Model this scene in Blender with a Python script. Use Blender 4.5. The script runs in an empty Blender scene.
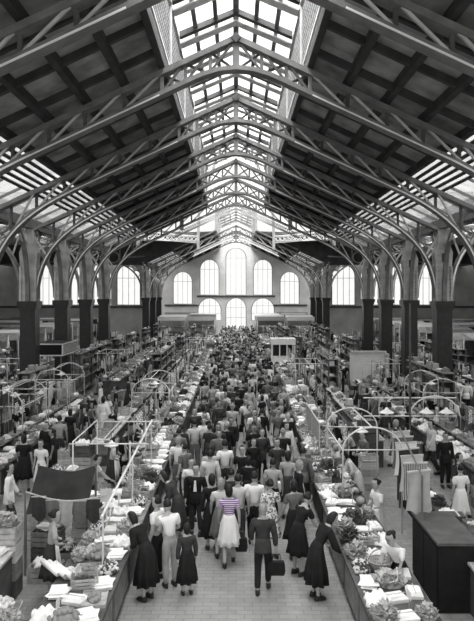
import bpy, bmesh, math, random
from mathutils import Vector, Matrix, Euler
R = random.Random(7)
PI = math.pi
scn = bpy.context.scene
col = scn.collection
F, CX, CY, CH = 640.0, 236.0, 295.0, 5.85          # focal length in px, vanishing point, eye height

def at(px, py, z):                                  # point at height z seen at a pixel
    y = (CH - z) * F / (py - CY)
    return Vector(((px - CX) * y / F, y, z))

ORD = ['first', 'second', 'third', 'fourth', 'fifth', 'sixth', 'seventh', 'eighth', 'ninth', 'tenth', 'eleventh', 'twelfth',
       'thirteenth', 'fourteenth', 'fifteenth', 'sixteenth', 'seventeenth', 'eighteenth', 'nineteenth', 'twentieth',
       'twenty-first', 'twenty-second', 'twenty-third', 'twenty-fourth', 'twenty-fifth', 'twenty-sixth', 'twenty-seventh']

# ------------------------------------------------------------------ materials
def mat(name, v, rough=.8, var=.25, scale=6.0, metal=0.0, tint=None, bump=0.0):
    m = bpy.data.materials.new(name); m.use_nodes = True
    nt = m.node_tree; b = nt.nodes['Principled BSDF']
    b.inputs['Roughness'].default_value = rough; b.inputs['Metallic'].default_value = metal
    b.inputs['Specular IOR Level'].default_value = .3
    c = tint or (v, v * .995, v * .985)
    tc = nt.nodes.new('ShaderNodeTexCoord'); n = nt.nodes.new('ShaderNodeTexNoise')
    n.inputs['Scale'].default_value = scale; n.inputs['Detail'].default_value = 5
    nt.links.new(tc.outputs['Object'], n.inputs['Vector'])
    r = nt.nodes.new('ShaderNodeValToRGB')
    r.color_ramp.elements[0].position = .3; r.color_ramp.elements[1].position = .7
    r.color_ramp.elements[0].color = tuple(x * (1 - var) for x in c) + (1,)
    r.color_ramp.elements[1].color = tuple(min(1, x * (1 + var)) for x in c) + (1,)
    nt.links.new(n.outputs['Fac'], r.inputs['Fac']); nt.links.new(r.outputs['Color'], b.inputs['Base Color'])
    if bump:
        bp = nt.nodes.new('ShaderNodeBump'); bp.inputs['Strength'].default_value = bump
        nt.links.new(n.outputs['Fac'], bp.inputs['Height']); nt.links.new(bp.outputs['Normal'], b.inputs['Normal'])
    return m

def mat_blotch(name, c0, c1, scale, thr=.5, kind='noise'):
    m = mat(name, .5); nt = m.node_tree
    n = [x for x in nt.nodes if x.type == 'TEX_NOISE'][0]; r = [x for x in nt.nodes if x.type == 'VALTORGB'][0]
    n.inputs['Scale'].default_value = scale; n.inputs['Detail'].default_value = 1.5
    r.color_ramp.elements[0].position = thr - .03; r.color_ramp.elements[1].position = thr + .03
    r.color_ramp.elements[0].color = (c0, c0, c0, 1); r.color_ramp.elements[1].color = (c1, c1, c1, 1)
    return m

def mat_stripe(name, c0, c1, scale, axis='Z', dist=1.0):
    m = mat(name, .5); nt = m.node_tree; b = nt.nodes['Principled BSDF']
    w = nt.nodes.new('ShaderNodeTexWave'); w.bands_direction = axis; w.inputs['Scale'].default_value = scale
    w.inputs['Distortion'].default_value = dist
    tc = [x for x in nt.nodes if x.type == 'TEX_COORD'][0]
    r = nt.nodes.new('ShaderNodeValToRGB'); r.color_ramp.elements[0].position = .42; r.color_ramp.elements[1].position = .52
    r.color_ramp.elements[0].color = c0 + (1,); r.color_ramp.elements[1].color = c1 + (1,)
    nt.links.new(tc.outputs['Object'], w.inputs['Vector']); nt.links.new(w.outputs['Fac'], r.inputs['Fac'])
    nt.links.new(r.outputs['Color'], b.inputs['Base Color'])
    return m

def mat_glass(name, t=.93):
    m = bpy.data.materials.new(name); m.use_nodes = True; nt = m.node_tree
    nt.nodes.remove(nt.nodes['Principled BSDF']); o = nt.nodes['Material Output']
    a = nt.nodes.new('ShaderNodeBsdfTransparent'); a.inputs[0].default_value = (t, t, t, 1)
    g = nt.nodes.new('ShaderNodeBsdfGlossy'); g.inputs['Roughness'].default_value = .1
    d = nt.nodes.new('ShaderNodeBsdfTranslucent'); d.inputs[0].default_value = (.9, .9, .9, 1)
    tc = nt.nodes.new('ShaderNodeTexCoord'); n = nt.nodes.new('ShaderNodeTexNoise'); n.inputs['Scale'].default_value = .8
    nt.links.new(tc.outputs['Object'], n.inputs['Vector'])
    mp = nt.nodes.new('ShaderNodeMapRange'); mp.inputs[3].default_value = .0; mp.inputs[4].default_value = .22
    nt.links.new(n.outputs['Fac'], mp.inputs[0])
    x = nt.nodes.new('ShaderNodeMixShader'); y = nt.nodes.new('ShaderNodeMixShader'); x.inputs[0].default_value = .04
    nt.links.new(a.outputs[0], x.inputs[1]); nt.links.new(g.outputs[0], x.inputs[2])
    nt.links.new(mp.outputs[0], y.inputs[0]); nt.links.new(x.outputs[0], y.inputs[1]); nt.links.new(d.outputs[0], y.inputs[2])
    nt.links.new(y.outputs[0], o.inputs[0])
    return m

def mat_floor():
    m = mat('stone_paving', .3, .75, .2, 3); nt = m.node_tree; b = nt.nodes['Principled BSDF']
    tc = [x for x in nt.nodes if x.type == 'TEX_COORD'][0]; r = [x for x in nt.nodes if x.type == 'VALTORGB'][0]
    br = nt.nodes.new('ShaderNodeTexBrick'); br.inputs['Scale'].default_value = 1.6; br.inputs['Mortar Size'].default_value = .012
    br.inputs['Color1'].default_value = (.33, .33, .325, 1); br.inputs['Color2'].default_value = (.24, .24, .235, 1)
    br.inputs['Mortar'].default_value = (.1, .1, .1, 1)
    mx = nt.nodes.new('ShaderNodeMix'); mx.data_type = 'RGBA'; mx.inputs[0].default_value = .5
    nt.links.new(tc.outputs['Object'], br.inputs['Vector'])
    nt.links.new(r.outputs['Color'], mx.inputs[6]); nt.links.new(br.outputs['Color'], mx.inputs[7]); nt.links.new(mx.outputs[2], b.inputs['Base Color'])
    return m

def mat_net(name, c0, c1, scale):
    m = mat(name, .5); nt = m.node_tree; b = nt.nodes['Principled BSDF']
    v = nt.nodes.new('ShaderNodeTexVoronoi'); v.inputs['Scale'].default_value = scale; v.inputs['Randomness'].default_value = .15
    tc = [x for x in nt.nodes if x.type == 'TEX_COORD'][0]
    r = nt.nodes.new('ShaderNodeValToRGB'); r.color_ramp.elements[0].position = .36; r.color_ramp.elements[1].position = .42
    r.color_ramp.elements[0].color = (c0, c0, c0, 1); r.color_ramp.elements[1].color = (c1, c1, c1, 1)
    nt.links.new(tc.outputs['Object'], v.inputs['Vector']); nt.links.new(v.outputs['Distance'], r.inputs['Fac'])
    nt.links.new(r.outputs['Color'], b.inputs['Base Color'])
    return m

M = dict(
    glass_dirty=mat_glass('sooty_roof_glass', .36),
    steel=mat('grey_painted_steel', .17, .55, .25, 2.5), steel_dark=mat('dark_painted_steel', .09, .6, .3, 2.5),
    steel_pale=mat('pale_painted_steel', .5, .45, .2, 3), shaft=mat('riveted_grey_iron', .45, .6, .35, 1.6, bump=.2),
    panel=mat('ceiling_board', .27, .9, .45, 1.3), purlin=mat('dark_timber', .05, .8, .3, 2),
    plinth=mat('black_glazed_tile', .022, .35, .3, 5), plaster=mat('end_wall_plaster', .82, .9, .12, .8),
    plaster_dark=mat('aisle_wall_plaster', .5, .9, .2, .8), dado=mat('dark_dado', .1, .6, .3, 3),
    glass=mat_glass('window_glass'), floor=mat_floor(), lattice=mat_net('perforated_clerestory_panel', .008, .36, 4.5),
    white=mat('white_cloth', .88, .9, .06, 4), cream=mat('pale_cloth', .62, .9, .12, 4), lgrey=mat('light_grey_cloth', .42, .9, .15, 5),
    grey=mat('mid_grey_cloth', .15, .9, .2, 6), dgrey=mat('dark_grey_cloth', .045, .9, .25, 6), black=mat('black_cloth', .015, .9, .3, 6),
    skin=mat('skin', .42, .6, .08, 4), skin2=mat('tanned_skin', .3, .6, .08, 4), eye=mat('dark_feature', .03, .5, .1, 4),
    hairb=mat('black_hair', .018, .5, .4, 20), hairg=mat('grey_hair', .3, .6, .3, 20), leather=mat('dark_leather', .03, .4, .2, 5),
    floral=mat_blotch('floral_print', .16, .8, 22, .48), dots=mat_blotch('dark_speckled_print', .05, .5, 30, .58),
    check=mat_stripe('grey_striped_cloth', (.12, .12, .12), (.55, .55, .55), 9, 'X', .2),
    purple=mat_stripe('purple_and_white_stripes', (.16, .05, .24), (.72, .66, .76), 7.5, 'Z', 1.2),
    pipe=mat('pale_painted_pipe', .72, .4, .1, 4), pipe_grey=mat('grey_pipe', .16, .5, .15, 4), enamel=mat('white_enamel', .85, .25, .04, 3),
    wood=mat('pale_crate_wood', .42, .8, .3, 7), wood_d=mat('dark_stall_wood', .09, .75, .35, 4), wood_m=mat('stall_timber', .22, .75, .3, 5),
    marble=mat('pale_marble_slab', .6, .35, .25, 3), tile=mat('white_stall_tile', .66, .4, .15, 2), card=mat('cardboard', .36, .85, .15, 5),
    paper=mat('white_paper', .9, .9, .08, 6), wicker=mat_stripe('wicker_weave', (.1, .1, .1), (.45, .44, .42), 30, 'Z', 3),
    jute=mat('jute_sacking', .3, .95, .25, 25), leaf=mat('pale_leaves', .42, .8, .6, 14), leafd=mat('dark_leaves', .09, .8, .6, 14),
    fruit_w=mat('pale_fruit', .75, .4, .2, 3), fruit_m=mat('mid_fruit', .3, .4, .25, 3), fruit_d=mat('dark_fruit', .08, .35, .3, 3),
    mix=mat_blotch('mottled_produce', .07, .7, 14, .5), fish=mat('silvery_fish', .6, .3, .4, 9), canvas=mat('dark_canvas', .03, .9, .3, 3),
    net=mat_net('grey_netting', .12, .5, 9), rope=mat('rope', .5, .9, .2, 30), bulb=mat('opal_bulb', .9, .2, .02, 2), brass=mat('scale_metal', .5, .3, .1, 4, .8),
)

# ------------------------------------------------------------------ mesh builder
class MB:
    def __init__(s): s.v = []; s.f = []; s.mi = []; s.cur = 0
    def add(s, vs, fs):
        o = len(s.v); s.v += [tuple(p) for p in vs]; s.f += [tuple(i + o for i in f) for f in fs]; s.mi += [s.cur] * len(fs); return s
    def box(s, c, d, rot=None):
        x, y, z = (k / 2 for k in d); vs = [Vector((a * x, b * y, e * z)) for a in (-1, 1) for b in (-1, 1) for e in (-1, 1)]
        if rot: m = Euler(rot).to_matrix(); vs = [m @ p for p in vs]
        return s.add([p + Vector(c) for p in vs], [(0, 1, 3, 2), (4, 6, 7, 5), (0, 4, 5, 1), (2, 3, 7, 6), (0, 2, 6, 4), (1, 5, 7, 3)])
    def span(s, a, b):
        return s.box([(p + q) / 2 for p, q in zip(a, b)], [abs(q - p) for p, q in zip(a, b)])
    def bar(s, p, q, w, h, up=(0, 1, 0)):
        p = Vector(p); q = Vector(q); d = (q - p).normalized(); u = Vector(up)
        a = d.cross(u); a = a.normalized() if a.length > 1e-5 else d.orthogonal().normalized(); u = a.cross(d)
        vs = [e + a * (i * w / 2) + u * (j * h / 2) for e in (p, q) for i, j in ((-1, -1), (1, -1), (1, 1), (-1, 1))]
        return s.add(vs, [(0, 3, 2, 1), (4, 5, 6, 7), (0, 1, 5, 4), (1, 2, 6, 5), (2, 3, 7, 6), (3, 0, 4, 7)])
    def strip(s, pts, w, h, up=(0, 1, 0)):          # a mitred bar along a polyline; w is across, h along up
        pts = [Vector(p) for p in pts]; rings = []; u = Vector(up)
        for i, p in enumerate(pts):
            d = (pts[min(i + 1, len(pts) - 1)] - pts[max(i - 1, 0)]).normalized(); a = d.cross(u).normalized()
            rings.append([p + a * (i_ * w / 2) + u * (j * h / 2) for i_, j in ((-1, -1), (1, -1), (1, 1), (-1, 1))])
        return s.loft(rings)
    def loft(s, rings, cap=True):
        n = len(rings[0]); vs = [p for r in rings for p in r]; fs = []
        for k in range(len(rings) - 1):
            for i in range(n):
                j = (i + 1) % n; fs.append((k * n + i, k * n + j, (k + 1) * n + j, (k + 1) * n + i))
        if cap: fs.append(tuple(range(n - 1, -1, -1))); fs.append(tuple((len(rings) - 1) * n + i for i in range(n)))
        return s.add(vs, fs)
    def tube(s, pts, r, n=6):
        pts = [Vector(p) for p in pts]; rings = []; a = None
        rr = r if isinstance(r, (list, tuple)) else [r] * len(pts)
        for i, p in enumerate(pts):
            d = (pts[min(i + 1, len(pts) - 1)] - pts[max(i - 1, 0)]).normalized()
            if a is None: a = d.orthogonal().normalized()
            a = (a - d * a.dot(d)); a = a.normalized() if a.length > 1e-6 else d.orthogonal().normalized(); b = d.cross(a)
            rings.append([p + (a * math.cos(2 * PI * k / n) + b * math.sin(2 * PI * k / n)) * rr[i] for k in range(n)])
        return s.loft(rings)
    def lathe(s, prof, c=(0, 0, 0), n=12, sx=1, sy=1):
        c = Vector(c)
        return s.loft([[c + Vector((r * sx * math.cos(2 * PI * k / n), r * sy * math.sin(2 * PI * k / n), z)) for k in range(n)] for r, z in prof])
    def ball(s, c, r, n=8, m=5, jit=0):
        if not isinstance(r, (tuple, list)): r = (r, r, r)
        prof = []
        rings = []
        for i in range(m + 1):
            a = -PI / 2 + PI * (i + .001 + (i == m) * -.002) / m; k = max(math.cos(a), .08)
            rings.append([Vector((c[0] + r[0] * k * math.cos(2 * PI * j / n) * (1 + R.uniform(-jit, jit)), c[1] + r[1] * k * math.sin(2 * PI * j / n) * (1 + R.uniform(-jit, jit)),
                                  c[2] + r[2] * math.sin(a))) for j in range(n)])
        return s.loft(rings)
    def mesh(s, name, mats, smooth=False):
        me = bpy.data.meshes.new(name); me.from_pydata(s.v, [], s.f)
        for m in (mats if isinstance(mats, (list, tuple)) else [mats]): me.materials.append(m)
        me.polygons.foreach_set('material_index', s.mi)
        if smooth: me.polygons.foreach_set('use_smooth', [True] * len(s.f))
        me.update(); bm = bmesh.new(); bm.from_mesh(me); bmesh.ops.recalc_face_normals(bm, faces=bm.faces); bm.to_mesh(me); bm.free()
        return me
    def build(s, name, mats, parent=None, smooth=False, loc=(0, 0, 0), rz=0):
        return link(name, s.mesh(name, mats, smooth), parent, loc, rz)

def link(name, me, parent=None, loc=(0, 0, 0), rz=0):
    o = bpy.data.objects.new(name, me); col.objects.link(o); o.location = loc; o.rotation_euler = (0, 0, rz)
    if parent: o.parent = parent
    return o
USED = {}
def tag(o, label=None, cat=None, group=None, kind=None):
    if label:
        n = len(label.split()); assert 4 <= n <= 16, (n, label)
        o['label'] = label
        USED[label] = USED.get(label, 0) + 1
    if cat: o['category'] = cat
    if group: o['group'] = group
    if kind: o['kind'] = kind
    return o
def thing(name, label, cat, loc=(0, 0, 0), rz=0, group=None):
    return tag(link(name, None, None, loc, rz), label, cat, group)
def copy_tree(o, loc=None, rz=None, parent=None):
    c = o.copy(); col.objects.link(c)
    if parent: c.parent = parent
    for ch in list(o.children): copy_tree(ch, parent=c)
    if loc is not None: c.location = loc
    if rz is not None: c.rotation_euler = (0, 0, rz)
    return c
def paint(o, m, i=0):
    o.material_slots[i].link = 'OBJECT'; o.material_slots[i].material = m

# ------------------------------------------------------------------ the hall
YT = [13.6, 19.45, 25.3, 31.2, 37.1, 43.0, 48.9]
YT2 = [71.5, 77.3, 83.1]
YW = 92.0; YA = 74.0
XC = 10.05; XO = 2.25
def zt(x): return 13.61 - .466 * abs(x)
def zr(x): return zt(x) + .42

f = MB().span((-34, -6, -.3), (34, YW + 6, 0)).build('floor', M['floor']); tag(f, kind='structure')

def ceiling_half(sgn, y0, y1, name):
    root = MB()
    a, b = XO, 6.9
    root.add([(sgn * a, y0, zr(a)), (sgn * b, y0, zr(b)), (sgn * b, y1, zr(b)), (sgn * a, y1, zr(a)),
              (sgn * a, y0, zr(a) + .15), (sgn * b, y0, zr(b) + .15), (sgn * b, y1, zr(b) + .15), (sgn * a, y1, zr(a) + .15)],
             [(0, 1, 2, 3), (7, 6, 5, 4), (0, 4, 5, 1), (1, 5, 6, 2), (2, 6, 7, 3), (3, 7, 4, 0)])
    c = root.build(name, M['panel']); tag(c, kind='structure')
    for k in range(5):                              # purlins
        x = a + (b - a) * k / 4
        MB().bar((sgn * x, y0, zr(x) - .12), (sgn * x, y1, zr(x) - .12), .2, .26, (0, 0, 1)).build('purlin', M['purlin'], c)
    y = y0 + .9
    while y < y1:                                   # rafters
        MB().bar((sgn * a, y, zr(a) - .1), (sgn * b, y, zr(b) - .1), .16, .2, (0, 0, 1)).build('rafter', M['purlin'], c); y += 1.93
    # slatted roof light: dark boards along the nave with glass between
    n = 6; w = (8.5 - b) / n
    for k in range(n):
        x = b + w * (k + .75)
        MB().bar((sgn * x, y0, zr(x)), (sgn * x, y1, zr(x)), w * .5, .05, (sgn * .42, 0, .9)).build('louvre_slat', M['purlin'], c)
    x2 = 9.95
    MB().bar((sgn * x2, y0, zr(x2) - .1), (sgn * x2, y1, zr(x2) - .1), .3, .5, (0, 0, 1)).build('eaves_beam', M['steel_dark'], c)
    MB().add([(sgn * b, y0, zr(b) + .05), (sgn * x2, y0, zr(x2) + .05), (sgn * x2, y1, zr(x2) + .05), (sgn * b, y1, zr(b) + .05)], [(0, 1, 2, 3)]).build('roof_light_pane', M['glass_dirty'], c)
    y = y0
    while y < y1:
        MB().bar((sgn * 8.5, y, zr(8.5)), (sgn * x2, y, zr(x2)), .07, .1, (0, 0, 1)).build('glazing_bar', M['steel'], c); y += 1.93
    return c
nm = iter(['ceiling_left', 'ceiling_right', 'ceiling_far_left', 'ceiling_far_right'])
for y0, y1 in ((4, 49.3), (71.2, YW)):
    for sgn in (-1, 1): ceiling_half(sgn, y0, y1, next(nm))

# lantern along the ridge: perforated side walls, glass saddle roof
def lantern(y0, y1, name):
    root = tag(link(name, None), kind='structure')
    ze, zp = 15.7, 16.65
    for sgn in (-1, 1):
        y = y0; k = 0
        while y < y1 - .1:
            ye = min(y + 5.8, y1)
            MB().span((sgn * XO - .04, y + .1, zr(XO) + .35), (sgn * XO + .04, ye - .1, ze - .2)).build('perforated_panel', M['lattice'], root)
            MB().span((sgn * XO - .1, y - .1, zr(XO)), (sgn * XO + .1, y + .1, ze)).build('lantern_post', M['steel_pale'], root); y = ye
        MB().span((sgn * XO - .12, y0, ze - .2), (sgn * XO + .12, y1, ze)).build('lantern_plate', M['steel_pale'], root)
        MB().span((sgn * XO - .07, y0, zr(XO) - .22), (sgn * XO + .07, y1, zr(XO) + .2)).build('kerb_beam', M['steel_dark'], root)
        MB().span((sgn * XO - .1, y0, zr(XO) + .25), (sgn * XO + .1, y1, zr(XO) + .35)).build('sill_rail', M['steel_pale'], root)
        for fr in (.34, .68):
            x = sgn * XO * fr; z = zp - (zp - ze) * fr
            MB().bar((x, y0, z), (x, y1, z), .16, .14, (0, 0, 1)).build('glazing_bar', M['steel_dark'], root)
        MB().add([(0, y0, zp + .1), (sgn * (XO + .3), y0, ze), (sgn * (XO + .3), y1, ze), (0, y1, zp + .1)], [(0, 1, 2, 3)]).build('pane', M['glass'], root)
    MB().bar((0, y0, zp), (0, y1, zp), .22, .24, (0, 0, 1)).build('ridge_bar', M['steel_dark'], root)
    y = y0 + 2.9
    while y < y1:
        MB().strip([(-XO, y, ze - .05), (0, y, zp - .05), (XO, y, ze - .05)], .2, .28).build('lantern_rafter', M['purlin'], root)
        MB().strip([(-XO, y + .62, ze - .2), (0, y + .62, zp - .2), (XO, y + .62, ze - .2)], .05, .5).build('vent_strip', M['steel_pale'], root); y += 2.9
    return root
lantern(4, 49.3, 'window_1'); lantern(71.2, YW, 'window_2')

# roof trusses with arch ribs
def zb(x):
    x = abs(x); q = 1.2
    return (zt(x) - .62) if x > q else zt(q) - .62 + .466 * (q - x) - .466 * (q - x) ** 2 / (2 * q)
def bez(p0, p1, p2, p3, n=12):
    return [tuple((1 - t) ** 3 * a + 3 * t * (1 - t) ** 2 * b + 3 * t * t * (1 - t) * c + t ** 3 * d for a, b, c, d in zip(p0, p1, p2, p3)) for t in [k / n for k in range(n + 1)]]
ARCH = bez((6.2, 0, zb(6.2)), (8.0, 0, zb(6.2) - .84), (9.72, 0, 8.2), (9.72, 0, 5.6))
def make_truss():
    t = link('roof_truss', None)
    for sgn in (-1, 1):
        tc = MB().strip([(0, 0, zt(0)), (sgn * 9.9, 0, zt(9.9))], .16, .42)
        tc.build('top_chord', M['steel'], t)
    xs = [-6.2 + 12.4 * k / 24 for k in range(25)]
    MB().strip([(x, 0, zb(x)) for x in xs], .13, .40).build('bottom_chord', M['steel'], t)
    for sgn in (-1, 1): MB().strip([(sgn * (2.3 + 3.9 * k / 8), -.21, zb(2.3 + 3.9 * k / 8) - .05) for k in range(9)], .045, .03).build('flange_highlight', M['enamel'], t)  # painted highlight: white strip for the lit lower edge, outside the lantern
    for sgn in (-1, 1):
        MB().strip([(sgn * p[0], 0, p[2]) for p in ARCH], .15, .40).build('arch_rib', M['steel'], t)
        MB().strip([(sgn * (p[0] - .02), -.215, p[2] - .04) for p in ARCH], .055, .03).build('rib_highlight', M['enamel'], t)  # light catching the rib's underside, put in as a thin white strip
    MB().span((-.1, -.12, zb(0)), (.1, .12, zt(0))).build('king_post', M['steel'], t)
    MB().box((0, -.24, zt(0) - .02), (.22, .05, .22), (0, PI / 4, 0)).build('apex_plate', M['steel_dark'], t)
    for sgn in (-1, 1):
        st = [0, .78, 1.53, 2.25]
        for a, b in zip(st, st[1:]):                # crossed bracing under the lantern
            MB().bar((sgn * a, .1, zb(a)), (sgn * b, .1, zt(b)), .07, .06).build('brace', M['steel_dark'], t)
            MB().bar((sgn * a, -.1, zt(a)), (sgn * b, -.1, zb(b)), .07, .06).build('brace', M['steel_dark'], t)
            MB().bar((sgn * b, 0, zb(b)), (sgn * b, 0, zt(b)), .1, .1).build('post', M['steel'], t)
        st = [2.25, 3.4, 4.6, 5.7, 6.8, 7.9, 8.9]
        for a, b in zip(st, st[1:]):
            zlow = zb(b) if b < 6.3 else min(q[2] for q in ARCH if q[0] <= b + .1)
            MB().bar((sgn * a, -.12, zt(a)), (sgn * b, -.12, zlow), .07, .07).build('brace', M['steel_pale'], t)
            MB().bar((sgn * b, .05, zt(b)), (sgn * b, .05, zlow), .1, .1).build('post', M['steel_dark'], t)
        # spandrel fan between chord and rib
        for k in (8, 10):
            p = ARCH[k]; MB().bar((sgn * p[0], 0, p[2]), (sgn * 9.95, 0, zt(9.5) - .3), .09, .09).build('spandrel_brace', M['steel_pale'], t)
        MB().tube([(sgn * 9.35 + .42 * math.cos(a), 0, 8.72 + .42 * math.sin(a)) for a in [2 * PI * k / 14 for k in range(15)]], .05).build('spandrel_ring', M['steel'], t)
    return t
truss0 = make_truss()
WHICH = ['nearest roof truss, cut by the top corners of the picture', 'second roof truss, its apex highest in the picture', 'third roof truss from the viewer crossing the lantern',
         'fourth roof truss from the viewer over the nave', 'fifth roof truss from the viewer over the nave', 'sixth roof truss from the viewer over the nave',
         'lace-edged roof truss at the near side of the crossing', 'lace-edged roof truss at the far side of the crossing', 'roof truss just beyond the far side of the crossing', 'last roof truss, nearest to the end wall']
trusses = []
for i, y in enumerate(YT + YT2):
    t = truss0 if i == 0 else copy_tree(truss0)
    t.location = (0, y, 0); tag(t, WHICH[i], 'roof truss', 'trusses along the nave'); trusses.append(t)
for t in (trusses[6], trusses[7]):                   # lacy fringe under the chords facing the crossing
    for sgn in (-1, 1):
        m = MB()
        for k in range(26):
            x = .35 + k * .165; z = zb(x) - .24
            m.bar((sgn * x, -.3, z), (sgn * (x + .165), -.3, zb(x + .165) - .58), .05, .06)
            m.bar((sgn * x, -.3, z - .34), (sgn * (x + .165), -.3, zb(x + .165) - .24), .05, .06)
        m.strip([(sgn * (.3 + .45 * k), -.3, zb(.3 + .45 * k) - .6) for k in range(11)], .1, .12)
        m.build('lace_fringe', M['enamel'], t)

# columns
def make_column():
    c = link('iron_column', None)
    MB().span((-.42, -.42, 0), (.42, .42, .35)).span((-.37, -.37, .35), (.37, .37, 5.15)).build('plinth', M['plinth'], c)
    MB().span((-.42, -.42, 5.15), (.42, .42, 5.3)).span((-.47, -.47, 5.3), (.47, .47, 5.55)).build('plinth_cap', M['plinth'], c)
    sh = MB()
    rings = []
    for z, w in ((5.55, .36), (6.4, .36), (7.2, .39), (7.9, .44), (8.3, .3), (9.1, .24)):
        rings.append([(-w, -.26, z), (w, -.26, z), (w, .26, z), (-w, .26, z)])
    sh.loft(rings)
    for sx in (-1, 1): sh.span((sx * .36 - .05, -.34, 5.55), (sx * .36 + .05, .34, 7.2))
    sh.build('shaft', M['shaft'], c)
    rv = MB()
    for k in range(8):
        for sx in (-.3, .3): rv.box((sx, -.275, 5.8 + k * .2), (.05, .04, .05))
    rv.build('rivets', M['steel_dark'], c)
    sgn = 1                                           # aisle rib, outwards (local +x is outward)
    pts = bez((.43, 0, 5.7), (.43, 0, 8.2), (1.8, 0, 9.2), (4.2, 0, 9.7))
    MB().strip(pts, .15, .36).build('aisle_rib', M['steel'], c)
    MB().strip([(p[0] - .02, -.2, p[2] - .03) for p in pts], .08, .03).build('rib_highlight', M['enamel'], c)  # same painted highlight line under the aisle rib
    MB().bar((.6, 0, 9.25), (4.2, 0, 9.85), .16, .3).build('aisle_beam', M['steel_dark'], c)
    for k in (4, 6, 8): MB().bar((pts[k][0], 0, pts[k][2]), (.35, 0, 9.2), .08, .08).build('aisle_brace', M['steel_pale'], c)
    MB().tube([(1.15 + .34 * math.cos(a), 0, 8.85 + .3 * math.sin(a)) for a in [2 * PI * k / 14 for k in range(15)]], .045).build('spandrel_ring', M['steel'], c)
    for q in range(8):
        a = 2 * PI * q / 8; MB().bar((1.15 + .05 * math.cos(a), 0, 8.85 + .05 * math.sin(a)), (1.15 + .33 * math.cos(a), 0, 8.85 + .29 * math.sin(a)), .04, .04).build('ring_spoke', M['steel_pale'], c)
    MB().tube([(2.05 + .25 * math.cos(a), 0, 9.3 + .2 * math.sin(a)) for a in [2 * PI * k / 12 for k in range(13)]], .04).build('spandrel_ring', M['steel_pale'], c)
    for sy in (-1, 1):
        MB().tube([(0, sy * 1.0 + .4 * math.cos(a), 8.75 + .36 * math.sin(a)) for a in [2 * PI * k / 12 for k in range(13)]], .045).build('spandrel_ring', M['steel_pale'], c)
        MB().bar((0, sy * .3, 8.3), (0, sy * 2.3, 9.3), .07, .07, (1, 0, 0)).build('spandrel_brace', M['steel_pale'], c)
    MB().box((0, -.3, 7.65), (.2, .08, .42)).box((0, -.33, 7.65), (.1, .06, .28)).build('iron_boss', M['steel_dark'], c)
    # longitudinal bracket arches along the nave
    for sy in (-1, 1):
        MB().strip([(0, sy * (.3 + p[0] * .55 - .2), p[2] - .3) for p in pts], .12, .2, (1, 0, 0)).build('long_bracket', M['steel'], c)
    return c
col0 = make_column(); k = 0
cords = ['nearest', 'second', 'third', 'fourth', 'fifth', 'sixth', 'seventh']
for side, sgn in (('left', -1), ('right', 1)):
    for i, y in enumerate(YT[1:] + YT2):
        c = col0 if k == 0 else copy_tree(col0); k += 1
        c.location = (sgn * XC, y, 0); c.rotation_euler = (0, 0, 0 if sgn > 0 else PI)
        if i < 6: lab = f'{["nearest","second","third","fourth","fifth","sixth"][i]} iron column on tall black plinth, near {side} row'
        else: lab = f'{["first","second","third"][i-6]} slim iron column beyond the crossing, far {side} row'
        tag(c, lab, 'column', 'iron columns of the nave')
    # the longitudinal beam over each row of columns
    for (a, b, w) in ((4, 49.3, 'near'), (71.2, YW, 'far')):
        o = MB().span((sgn * XC - .12, a, 9.25), (sgn * XC + .12, b, 9.55)).build(f'trim_{10 + (sgn > 0) * 2 + (w == "far")}', M['steel_dark'])
        tag(o, kind='structure')

# side-aisle roofs (boards with glass strips)
for side, sgn in (('left', -1), ('right', 1)):
    c = MB()
    for (a, b) in ((10.2, 12.6), (14.6, 26)):
        za, zb_ = 10.1 - .06 * (a - 10), 10.1 - .06 * (b - 10)
        for (y0, y1) in ((4, 49.3), (71.2, YA)):
            c.add([(sgn * a, y0, za), (sgn * b, y0, zb_), (sgn * b, y1, zb_), (sgn * a, y1, za), (sgn * a, y0, za + .15), (sgn * b, y0, zb_ + .15), (sgn * b, y1, zb_ + .15), (sgn * a, y1, za + .15)],
                  [(0, 1, 2, 3), (7, 6, 5, 4), (0, 4, 5, 1), (1, 5, 6, 2), (2, 6, 7, 3), (3, 7, 4, 0)])
    r = c.build(f'ceiling_{side}_aisle', M['panel']); tag(r, kind='structure')
    MB().add([(sgn * 12.5, 4, 10.05), (sgn * 14.7, 4, 9.9), (sgn * 14.7, 49.3, 9.9), (sgn * 12.5, 49.3, 10.05)], [(0, 1, 2, 3)]).build('roof_light_pane', M['glass'], r)
    for q in range(24):
        y = 5 + q * 1.93; MB().bar((sgn * 12.5, y, 9.98), (sgn * 14.7, y, 9.85), .1, .16, (0, 0, 1)).build('glazing_bar', M['steel_dark'], r)
    # transept roof
    c = MB()
    for (y0, z0, y1, z1) in ((49, 11.2, 60.2, 15.4), (60.2, 15.4, 71.5, 11.2)):
        c.add([(sgn * 10, y0, z0), (sgn * 30, y0, z0), (sgn * 30, y1, z1), (sgn * 10, y1, z1), (sgn * 10, y0, z0 + .15), (sgn * 30, y0, z0 + .15), (sgn * 30, y1, z1 + .15), (sgn * 10, y1, z1 + .15)],
              [(0, 1, 2, 3), (7, 6, 5, 4), (0, 4, 5, 1), (1, 5, 6, 2), (2, 6, 7, 3), (3, 7, 4, 0)])
    tag(c.build(f'ceiling_{side}_transept', M['panel']), kind='structure')

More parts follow.
